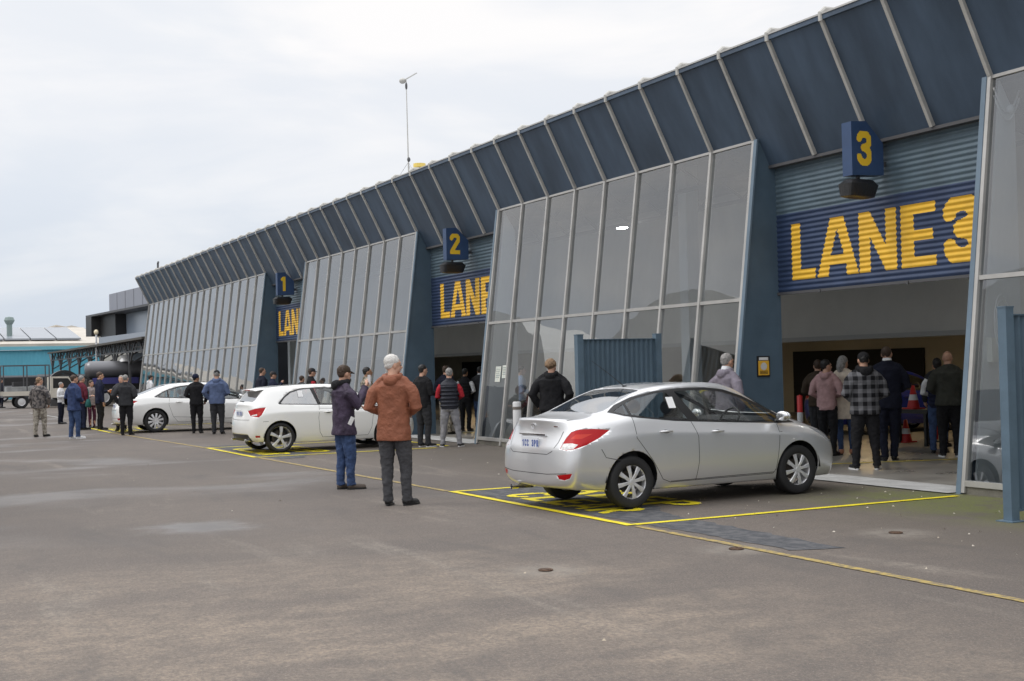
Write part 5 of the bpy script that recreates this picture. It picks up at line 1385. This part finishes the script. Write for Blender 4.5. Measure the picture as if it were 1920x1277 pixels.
# behind the hatchback, by lane 1
person('person with short hair in a dark navy sweater behind the tail of the white hatchback', -39.4, 11.0, R(8), 1.86, 'navyd', 'black', hair=('crop', 'brown'), arms=('down', 'down'), kind='sweater', bulk=1.2, vox=.011)
person('person in a navy top and cap holding a camera behind the navy sweater', -38.9, 11.2, R(-5), 1.73, 'navy', 'black', hair=('short', 'brown'), cap=('cap', 'charcoal'), arms=('face', 'hold'), bulk=1.05, vox=.011)
person('person in a black and red jacket behind the roof of the white hatchback', -34.7, 11.1, R(0), 1.80, 'black', 'black', hair=('short', 'brown'), cap=('cap', 'charcoal'), arms=('down', 'down'), sleeve='red', kind='vest', vox=.011)
person('small dark-haired person seen low behind the roof of the white hatchback', -38.5, 12.0, R(30), 1.58, 'charcoal', 'black', hair=('short', 'brown'), arms=('down', 'down'), vox=.012)
person('person in a camouflage jacket between the purple and the rust jackets', -28.2, 10.35, R(-8), 1.78, 'camo', 'grey', hair=('short', 'black'), arms=('hold', 'down'), kind='jacket', skin=SKIN2, bulk=1.12, vox=.010)
person('person in a black sweater and navy beanie beside the white sedan', -37.18, 8.45, R(70), 1.70, 'black', 'black', hair=('short', 'black'), cap=('beanie', 'navy'), arms=('pocket', 'front'), head=-50, bulk=1.10, vox=.010, skin=SKIN2)
person('person in a faded blue hoodie and black cap seen from behind beside the white sedan', -36.13, 8.79, R(68), 1.80, 'blue', 'charcoal', hair=('crop', 'grey'), cap=('cap', 'black'), arms=('front', 'pocket'), kind='hoodie', bulk=1.22, vox=.010, stance=(.07, 0, .06, 0))
person('person in a white hoodie with dark hair behind the boot of the white sedan', -54.0, 10.4, R(10), 1.70, 'white', 'black', hair=('short', 'black'), arms=('down', 'down'), kind='hoodie', vox=.014)
person('person in a dark grey jacket at the tail of the white sedan', -37.92, 6.61, R(62), 1.74, 'charcoal', 'black', hair=('crop', 'grey'), arms=('front', 'pocket'), bulk=1.16, vox=.010, stance=(.07, 0, .06, 0))
person('grey-haired person facing the camera behind the dark grey jacket', -40.9, 7.0, R(-110), 1.72, 'greydk', 'black', hair=('short', 'grey'), arms=('front', 'front'), vox=.014)
rc, hdc, _ = person('tall person in a navy suit jacket holding an orange cup', -42.45, 6.6, R(2), 1.84, 'navy', 'black', hair=('short', 'brown'), arms=('down', 'hold'), kind='suit', bulk=1.1, vox=.012)
person('person in a pink grey top and maroon trousers left of the navy suit', -44.03, 6.57, R(-60), 1.58, 'pinkgrey', 'maroont', hair=('long', 'brown'), arms=('hold', 'front'), kind='sweater', vox=.014, fig='f', head=0)
rg, hdg, _ = person('person in a maroon jacket and dark jeans carrying a green bag', -42.97, 6.12, R(25), 1.74, 'maroon', 'navy', hair=('short', 'grey'), arms=('down', 'hold'), vox=.014)
person('person in a long blue jacket, blue jeans and white shoes, second from the left', -37.01, 5.07, R(25), 1.76, 'bluej', 'jeans', 'sole', ('short', 'brown'), arms=('front', 'front'), kind='jacket', hem=.44, bulk=1.14, vox=.010, sole=1)
rs_, hds, _ = person('person in a white shirt and dark trousers reading papers farther back', -49.15, 6.28, R(-30), 1.52, 'white', 'navyd', hair=('short', 'grey'), arms=('hold', 'chest'), kind='sweater', vox=.014)
person('person in a grey camouflage top and pale camouflage trousers, walking', -39.28, 4.43, R(50), 1.72, 'camot', 'camop', 'leather', ('short', 'blond'), arms=('pocket', 'down'), kind='sweater', bulk=1.18, vox=.010, stance=(.07, .05, .05, -.05), head=-20)
person('person in dark clothes half hidden behind the camouflage top', -55.0, 6.1, R(20), 1.55, 'navyd', 'navyd', hair=('short', 'brown'), arms=('front', 'front'), vox=.016)
person('person in dark blue clothes standing at the far left beside the white utility truck', -79.1, 6.85, R(30), 1.66, 'navyd', 'navyd', hair=('short', 'brown'), arms=('down', 'down'), vox=.02)
# things held or carried
t = thing('phone', 'small phone held to the face by the purple jacket', 'phone', tuple(hd2[1]+Vector((.02, .02, .03))), R(10))
MB().box((-.035, -.005, -.07), (.035, .005, .07)).build('case', mat('phone_pale', (.6, .6, .62), .3), t)
MB().box((-.032, .0055, -.065), (.032, .007, .065)).build('screen', SPK, t)
t = thing('folded_paper', 'folded white paper poking out of the purple jacket pocket', 'paper', (-17.66+.222, 6.12+.03, .99), R(2)); t.rotation_euler = (R(-25), R(8), R(4))
MB().box((-.004, -.03, -.06), (.004, .03, .06)).build('sheet', PAPW, t)
t = thing('cup', 'orange cup held by the tall navy suit', 'cup', tuple(hdc[-1]+Vector((0, 0, -.02))))
MB().revolve([(.001, -.05), (.030, -.05), (.040, .06), (.001, .058)], (0, 0, 0), 'z', 16).build('beaker', mat('orange_plastic', (.7, .18, .03), .5), t, smooth=False)
MB().revolve([(.001, .075), (.042, .07), (.042, .06)], (0, 0, 0), 'z', 16).build('lid', COL['sole'], t)
t = thing('shoulder_bag', 'dark green bag hanging at the side of the maroon jacket', 'bag', (-42.75, 6.28, .72))
MB().loft([(0, 0, 0, .20, .07, .6), (0, 0, .06, .24, .09, .5), (0, 0, .26, .20, .05, .6)], 18).build('bag_body', COL['teal'], t, smooth=True)
MB().tube([(-.16, 0, .25), (-.12, 0, .5), (.0, 0, .6), (.12, 0, .5), (.16, 0, .25)], .012, 6).build('strap', COL['teal'], t)
t = thing('paper_sheets', 'white sheets held by the person in the white shirt', 'papers', tuple((hds[1]+hds[-1])/2), R(-30)); t.rotation_euler = (R(40), 0, R(-30))
MB().box((-.15, -.004, -.10), (.15, .004, .10)).build('sheet', PAPW, t)
t = thing('spectacles', 'dark glasses worn by the white-haired person in the rust jacket', 'glasses', (0, 0, 0))
MB().build('unused', SPK) if False else None
bpy.data.objects.remove(t)

# cones, delineator posts and a bollard inside the hall
ORC = mat('cone_red', (.50, .02, .02), .5)
REFL = mat('reflective_white', (.7, .7, .7), .4)
def post(x, y, lb, h=1.0, z=FL):
    t = thing('delineator_post', lb, 'post', (x, y, z), 0, 'red and white posts by the lanes')
    MB().revolve([(.001, 0), (.16, 0), (.15, .03), (.06, .05)], (0, 0, 0), 'z', 20).build('base', SPK, t)
    MB().revolve([(.05, .04), (.05, h), (.001, h+.02)], (0, 0, 0), 'z', 16).build('tube', ORC, t, smooth=True)
    MB().revolve([(.052, h*.55), (.052, h*.72)], (0, 0, 0), 'z', 16).build('reflective_band', REFL, t)
post(-18.44, 15.0, 'red post with white band left of the pink hoodie, nearest one', 1.05)
post(-19.3, 19.1, 'red post with white band behind the olive bomber jacket', 1.15)
def cone(x, y, z, lb):
    t = thing('traffic_cone', lb, 'cone', (x, y, z), 0, 'red cones in the lane')
    MB().box((-.15, -.15, 0), (.15, .15, .025)).build('base', ORC, t)
    MB().revolve([(.12, .025), (.03, .45), (.001, .455)], (0, 0, 0), 'z', 20).build('cone_body', ORC, t, smooth=True)
    MB().revolve([(.094, .17), (.066, .28)], (0, 0, 0), 'z', 20).build('reflective_band', REFL, t)
cone(-19.6, 18.6, FL, 'red traffic cone on the floor between the navy suit and the olive bomber')
# dark trolley with the second cone on top
t = thing('bench', 'dark low bench at the back of the nearest lane carrying a red cone', 'bench', (-19.0, 18.2, FL))
MB().box((-.7, -.3, .62), (.7, .3, .70)).build('top', SPK, t)
for sx in (-.62, .62):
    for sy in (-.25, .25): MB().box((sx-.03, sy-.03, 0), (sx+.03, sy+.03, .619)).build('leg', SPK, t)
cone(-18.85, 18.1, FL+.70, 'red traffic cone standing on the dark bench')
t = thing('bollard', 'short white bollard by the glass left of the silver sedan boot', 'bollard', (-23.2, 11.7, 0))
MB().revolve([(.085, 0), (.085, .98), (.07, 1.0), (.001, 1.0)], (0, 0, 0), 'z', 24).build('tube', mat('bollard_white', (.6, .6, .6), .5), t, smooth=True)
MB().revolve([(.087, .84), (.087, .90)], (0, 0, 0), 'z', 24).build('band', PALE, t)

# ------------------------------------------------------------------ beyond the hall
CYAN = mat('cyan_cladding', (.10, .38, .50), .6, var=.08, vscale=.3)
def ribbed(b, x, y0, y1, z0, z1, p=.3, d=.03):
    n = int((y1-y0)/p); vs = []
    for i in range(n*2+1):
        y = y0+(y1-y0)*i/(n*2); xx = x+(d if i % 2 else 0); vs += [(xx, y, z0), (xx, y, z1)]
    b.add(vs, [(2*i, 2*i+2, 2*i+3, 2*i+1) for i in range(n*2)])
t = thing('cyan_shed', 'long cyan shed with pale roof and solar panels at the far left', 'building', (-110, 0, 0))
b = MB(); ribbed(b, -110, -60, 17.2, 0, 3.9); b.build('wall', CYAN, t, world=True)
MB().box((-135, 17.2, 0), (-109.97, 17.35, 3.9)).build('end_wall', CYAN, t, world=True)
MB().box((-110.0, -60, 3.92), (-109.7, 17.5, 4.2)).build('gutter', mat('pale_cyan', (.16, .45, .55), .5), t, world=True)
b = MB(); b.quad((-109.8, -60, 4.42), (-109.8, 17.6, 4.42), (-122, 17.6, 6.15), (-122, -60, 6.15)); b.quad((-122, -60, 6.15), (-122, 17.6, 6.15), (-135, 17.6, 4.42), (-135, -60, 4.42)); b.box((-109.95, -60, 4.2), (-109.75, 17.6, 4.42)); b.prism([(-110, 3.95), (-134.8, 3.95), (-134.8, 4.40), (-122, 6.10), (-110, 4.40)], 'y', 17.3, 17.4)
b.build('roof', mat('cream_roof', (.50, .46, .40), .6, var=.1, vscale=.5), t, world=True)
for k in range(8):
    y0 = 16.0-(k+1)*2.0
    MB().add([(-111.5, y0, 4.76), (-111.5, y0+1.9, 4.76), (-120, y0+1.9, 5.96), (-120, y0, 5.96), (-111.5, y0, 4.90), (-111.5, y0+1.9, 4.90), (-120, y0+1.9, 6.10), (-120, y0, 6.10)], [(3,2,1,0),(4,5,6,7),(0,1,5,4),(1,2,6,5),(2,3,7,6),(3,0,4,7)]).build('solar_panel', mat('solar_grey', (.28, .30, .33), .25), t, world=True)
v = MB(); v.revolve([(.22, 4.9), (.22, 6.1), (.30, 6.2), (.42, 6.45), (.32, 6.7), (.001, 6.78)], (-113.5, 10.55, 0), 'z', 16); v.build('roof_ventilator', mat('vent_green', (.20, .26, .25), .5), t, world=True)
t = thing('cream_shed', 'cream gabled shed between the cyan shed and the grey building', 'building', (-125, 20, 0))
b = MB(); b.prism([(15.5, 0), (34, 0), (34, 4.2), (26.0, 4.2), (17.0, 6.45), (15.5, 6.1)], 'x', -145, -125); b.build('wall', mat('cream_wall', (.55, .52, .47), .7), t, world=True)
MB().add([(-124.8, 15.6, 6.35), (-124.8, 26.2, 4.3), (-145, 26.2, 4.3), (-145, 15.6, 6.35), (-124.8, 15.6, 6.5), (-124.8, 26.2, 4.45), (-145, 26.2, 4.45), (-145, 15.6, 6.5)], [(3,2,1,0),(4,5,6,7),(0,1,5,4),(1,2,6,5),(2,3,7,6),(3,0,4,7)]).build('roof', MATS['cream_roof'], t, world=True)
# grey building behind the hall
t = thing('grey_building', 'grey clad two-storey building rising behind the far end of the hall', 'building', (-90, 14.7, 0), R(4.4))
GC = mat('grey_cladding', (.24, .25, .29), .5, var=.06, vscale=.3); GL = mat('bluish_glazing', (.34, .40, .48), .25, spec=.8)
b = MB(); b.box((0, 0, 5.84), (26, 14, 7.2)); b.build('upper_cladding', GC, t)
b = MB()
for i in range(1, 12): b.box((i*2.1, -.012, 5.86), (i*2.1+.04, -.001, 7.18))
b.build('cladding_joint', STEEL, t)
MB().box((-1.6, -1.2, 5.7), (26, .0, 5.83)).build('soffit', STEEL, t)
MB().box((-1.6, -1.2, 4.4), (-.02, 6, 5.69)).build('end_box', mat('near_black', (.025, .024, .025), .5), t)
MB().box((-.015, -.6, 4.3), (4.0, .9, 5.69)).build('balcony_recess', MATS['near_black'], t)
MB().box((4.01, .1, 4.3), (26, 6, 5.69)).build('window_band', GL, t)
MB().box((.3, -.8, 3.2), (26, .8, 4.28)).build('balcony_front', mat('balcony_grey', (.30, .33, .38), .4), t)
MB().box((1.5, 1.0, 0), (26, 14, 3.19)).build('lower_wall', GC, t)
t = thing('flood_lamp', 'pale round lamp on a pole in front of the grey building', 'lamp', (-84, 12.9, 0))
MB().tube([(0, 0, 0), (0, 0, 4.3)], .06, 8).build('pole', COL['white'], t)
MB().ell((0, 0, 4.45), (.14, .14, .17)).build('lamp_head', mat('lamp_cream', (.8, .7, .5), .4), t, smooth=True)
# truss canopy
t = thing('truss_canopy', 'dark steel canopy on trusses between the hall and the cyan shed', 'canopy', (-88, 13, 0))
MB().add([(-106, 12.6, 3.5), (-67.5, 12.6, 3.55), (-67.5, 24, 4.0), (-106, 24, 4.0), (-106, 12.6, 3.62), (-67.5, 12.6, 3.67), (-67.5, 24, 4.12), (-106, 24, 4.12)], [(3,2,1,0),(4,5,6,7),(0,1,5,4),(1,2,6,5),(2,3,7,6),(3,0,4,7)]).build('roof_sheet', mat('canopy_brown', (.07, .062, .052), .7), t, world=True)
for i in range(9):
    x = -105.5+4.7*i
    b = MB(); b.bar((x, 12.9, 0), (x, 12.9, 3.5), .12, .12); b.bar((x, 12.9, 2.3), (x+1.6, 12.9, 3.45), .08, .08); b.bar((x, 12.9, 2.3), (x-1.6, 12.9, 3.45), .08, .08); b.bar((x, 12.9, 2.3), (x, 15.0, 3.55), .08, .08)
    b.build('post', STEEL, t, world=True)
b = MB(); b.box((-106, 12.86, 2.95), (-67.5, 12.94, 3.03)); x = -106
while x < -69: b.bar((x, 12.9, 3.0), (x+.8, 12.9, 3.5), .05, .05); b.bar((x+.8, 12.9, 3.5), (x+1.6, 12.9, 3.0), .05, .05); x += 1.6
b.build('truss', STEEL, t, world=True)
b = MB()
for yy in (14.5, 16, 17.5): b.box((-80, yy, 3.38), (-68, yy+.14, 3.44))
b.build('light_strip', mat('pale_batten', (.7, .7, .7), .5), t, world=True)

# utility truck, tanker, other vehicles at the far left
def wheel_simple(root, x, y, r, w, sg=1, rm=None):
    o = MB().revolve([(.001, -w/2), (r*.9, -w/2), (r, -w*.35), (r, w*.35), (r*.9, w/2), (.001, w/2)], (0, 0, 0), 'y', 24).build('wheel', TYRE, root); o.location = (x, y, r)
    MB().revolve([(.001, sg*(w/2+.012)), (r*.2, sg*(w/2+.012)), (r*.5, sg*(w/2+.004)), (r*.58, sg*(w/2+.012)), (r*.58, sg*(w/2-.01))], (0, 0, 0), 'y', 20).build('rim', rm or RIMS, o)
    return o
# local x along its length, heading +Y
t = thing('utility_truck', 'white utility truck with a framed tray at the far left', 'truck', (-77, 8.9, 0), PI/2)
UW = mat('truck_white', (.62, .58, .50), .5, var=.06)
MB().prism([(.3, .55), (2.15, .50), (2.2, .95), (1.75, 1.02), (1.25, 1.72), (.30, 1.74)], 'y', -.86, .86).build('cab', UW, t)
for sg in (1, -1):
    MB().prism([(.42, 1.08), (1.62, 1.08), (1.22, 1.62), (.42, 1.64)], 'y', sg*.865-.004, sg*.865+.004).build('side_window', TRIM, t)
MB().prism([(1.73, 1.06), (1.27, 1.70), (1.29, 1.70), (1.77, 1.06)], 'y', -.75, .75).build('windscreen', TRIM, t)
MB().box((2.19, -.8, .5), (2.30, .8, .68)).build('bumper', TRIM, t)
for sg in (1, -1): MB().box((2.17, sg*.62-.14, .72), (2.235, sg*.62+.14, .88)).build('headlight', HEADL, t)
MB().box((-2.2, -.9, .62), (.26, .9, .70)).build('tray_floor', STEEL, t)
MB().box((-2.2, -.93, .705), (.26, -.9, .95)).build('tray_side', UW, t); MB().box((-2.2, .9, .705), (.26, .93, .95)).build('tray_side', UW, t)
b = MB()
for x_ in (-2.17, -.95, .22):
    for y_ in (-.88, .88): b.box((x_-.03, y_-.03, .95), (x_+.03, y_+.03, 2.35))
for y_ in (-.88, .88): b.box((-2.2, y_-.03, 2.352), (.25, y_+.03, 2.41)); b.box((-2.13, y_-.02, 1.70), (.18, y_+.02, 1.75))
for x_ in (-2.17, -.95, .22): b.box((x_-.03, -.84, 2.352), (x_+.03, .84, 2.41))
b.build('tray_frame', STEEL, t)
MB().box((-2.0, -.6, .705), (-.5, .6, 1.2)).build('tray_load', mat('grey_crate', (.32, .33, .33), .7, var=.2, vscale=3), t)
for x_ in (-1.25, 1.55):
    for sg in (1, -1): wheel_simple(t, x_, sg*.80, .36, .2, sg)
t = thing('tank_truck', 'silver tank truck with dark cab parked under the canopy', 'truck', (-76, 14.2, 0), PI/2)
b = MB(); b.revolve([(.001, -3.2), (.38, -3.15), (.5, -2.9), (.5, 2.2), (.38, 2.45), (.001, 2.5)], (0, 0, 2.05), 'x', 28); b.build('tank', mat('tank_silver', (.17, .17, .18), .35, .5), t, smooth=True)
MB().revolve([(.42, 2.5), (.26, 2.7), (.38, 2.85), (.001, 2.9)], (-.9, 0, 0), 'z', 20).build('tank_hatch', REFL, t)
MB().box((-3.2, -.9, .9), (2.4, .9, 1.55)).build('chassis', SPK, t)
MB().box((-2.9, -.97, 1.25), (-.4, -.91, 1.60)).build('side_locker', mat('purple_blue', (.06, .06, .22), .4), t)
MB().prism([(2.5, .6), (4.2, .6), (4.2, 1.5), (3.9, 2.5), (2.5, 2.5)], 'y', -1.05, 1.05).build('cab', mat('cab_grey', (.12, .12, .13), .4), t)
MB().prism([(2.9, 1.5), (3.95, 1.5), (3.8, 2.3), (2.9, 2.3)], 'y', -1.06, -1.052).build('side_window', HEADL, t)
for x_ in (-2.3, -1.0, 3.4):
    for sg in (1, -1): wheel_simple(t, x_, sg*.88, .5, .26, sg)
def mini_van(x, y, rz, lb, pm_, grp):
    t = thing('parked_van', lb, 'van', (x, y, 0), rz, grp)
    MB().prism([(-2.2, .35), (2.2, .35), (2.25, .9), (1.6, 1.1), (1.0, 1.85), (-2.1, 1.9), (-2.25, 1.2)], 'y', -.88, .88).build('body', pm_, t)
    for sg in (1, -1): MB().prism([(-1.8, 1.15), (1.35, 1.15), (.92, 1.72), (-1.8, 1.75)], 'y', sg*.885-.004, sg*.885+.004).build('side_window', TRIM, t)
    for x_ in (-1.4, 1.4):
        for sg in (1, -1): wheel_simple(t, x_, sg*.80, .33, .2, sg)
    MB().box((-2.27, -.7, .85), (-2.24, -.5, 1.15)).build('tail_light', REDL, t); MB().box((-2.27, .5, .85), (-2.24, .7, 1.15)).build('tail_light', REDL, t)
mini_van(-88, 12.0, R(80), 'grey van parked far off between the utility truck and the tank truck', mat('van_grey', (.30, .31, .33), .3, .4, coat=.5), 'vans in the far yard')
mini_van(-97, 6.6, R(85), 'dark van parked far off behind the utility truck', DRKC, 'vans in the far yard')
mini_van(-95, 13.5, R(95), 'white van parked far off under the left end of the canopy', WHTC, 'vans in the far yard')
# big spoked drum standing behind the utility truck
t = thing('machine_drum', 'large dark wheel-like drum in an arched housing behind the utility truck', 'machine', (-80, 10.4, 0), 0)
b = MB(); b.revolve([(.75, -.3), (.95, -.3), (.95, .3), (.75, .3)], (0, 0, 1.15), 'x', 32); b.build('drum_rim', SPK, t)
b = MB(); b.revolve([(.001, .25), (.74, .22), (.74, -.22), (.001, -.25)], (0, 0, 1.15), 'x', 32); b.build('drum_disc', STEEL, t)
b = MB(); b.ell((.28, 0, 1.15), (.06, .22, .35)); b.build('hub', REFL, t)
MB().box((-.3, -.8, 0), (.3, .8, .4)).build('drum_base', STEEL, t)
# arched hangars across the yard (seen in the facade glass)
t = thing('arched_hangar', 'pale arched hangar across the yard, reflected in the hall glass', 'building', (-62, -30, 0))
n = 24; ar_ = [(-9*math.cos(PI*i/n), 7.5*math.sin(PI*i/n)+1.5) for i in range(n+1)]
for dx in (0, 19, 38):
    MB().prism([(dx-9, 0)]+[(dx+p, q) for p, q in ar_]+[(dx+9, 0)], 'y', 0, 26).build('arched_shell', mat('hangar_pale', (.80, .80, .77), .6, var=.06, vscale=.3), t)
    MB().box((dx-4, 26.01, 0), (dx+4, 26.05, 5)).build('hangar_door', mat('hangar_door_grey', (.25, .26, .28), .6), t)

# more clutter in the far yard
cone(-46.9, 8.35, 0.001, 'orange cone on the asphalt behind the tall navy suit, far from the camera')
mini_van(-100, 10.2, R(88), 'silver van parked far off in front of the cyan shed', MATS['van_grey'], 'vans in the far yard')
for i, (x, y, h_, lb) in enumerate(((-92, 9.2, 1.5, 'stack of dark crates in the far yard, the tallest'), (-86, 10.9, 1.1, 'low stack of grey crates in the far yard'))):
    t = thing('crate_stack', lb, 'crates', (x, y, 0), R(12*i), 'crate stacks in the far yard')
    n_ = int(h_/.36)
    for j_ in range(n_): MB().box((-.6+.05*(j_ % 2), -.5, j_*.36), (.55+.05*(j_ % 2), .5, j_*.36+.34)).build('crate', CABIN if i == 0 else MATS['grey_crate'], t)
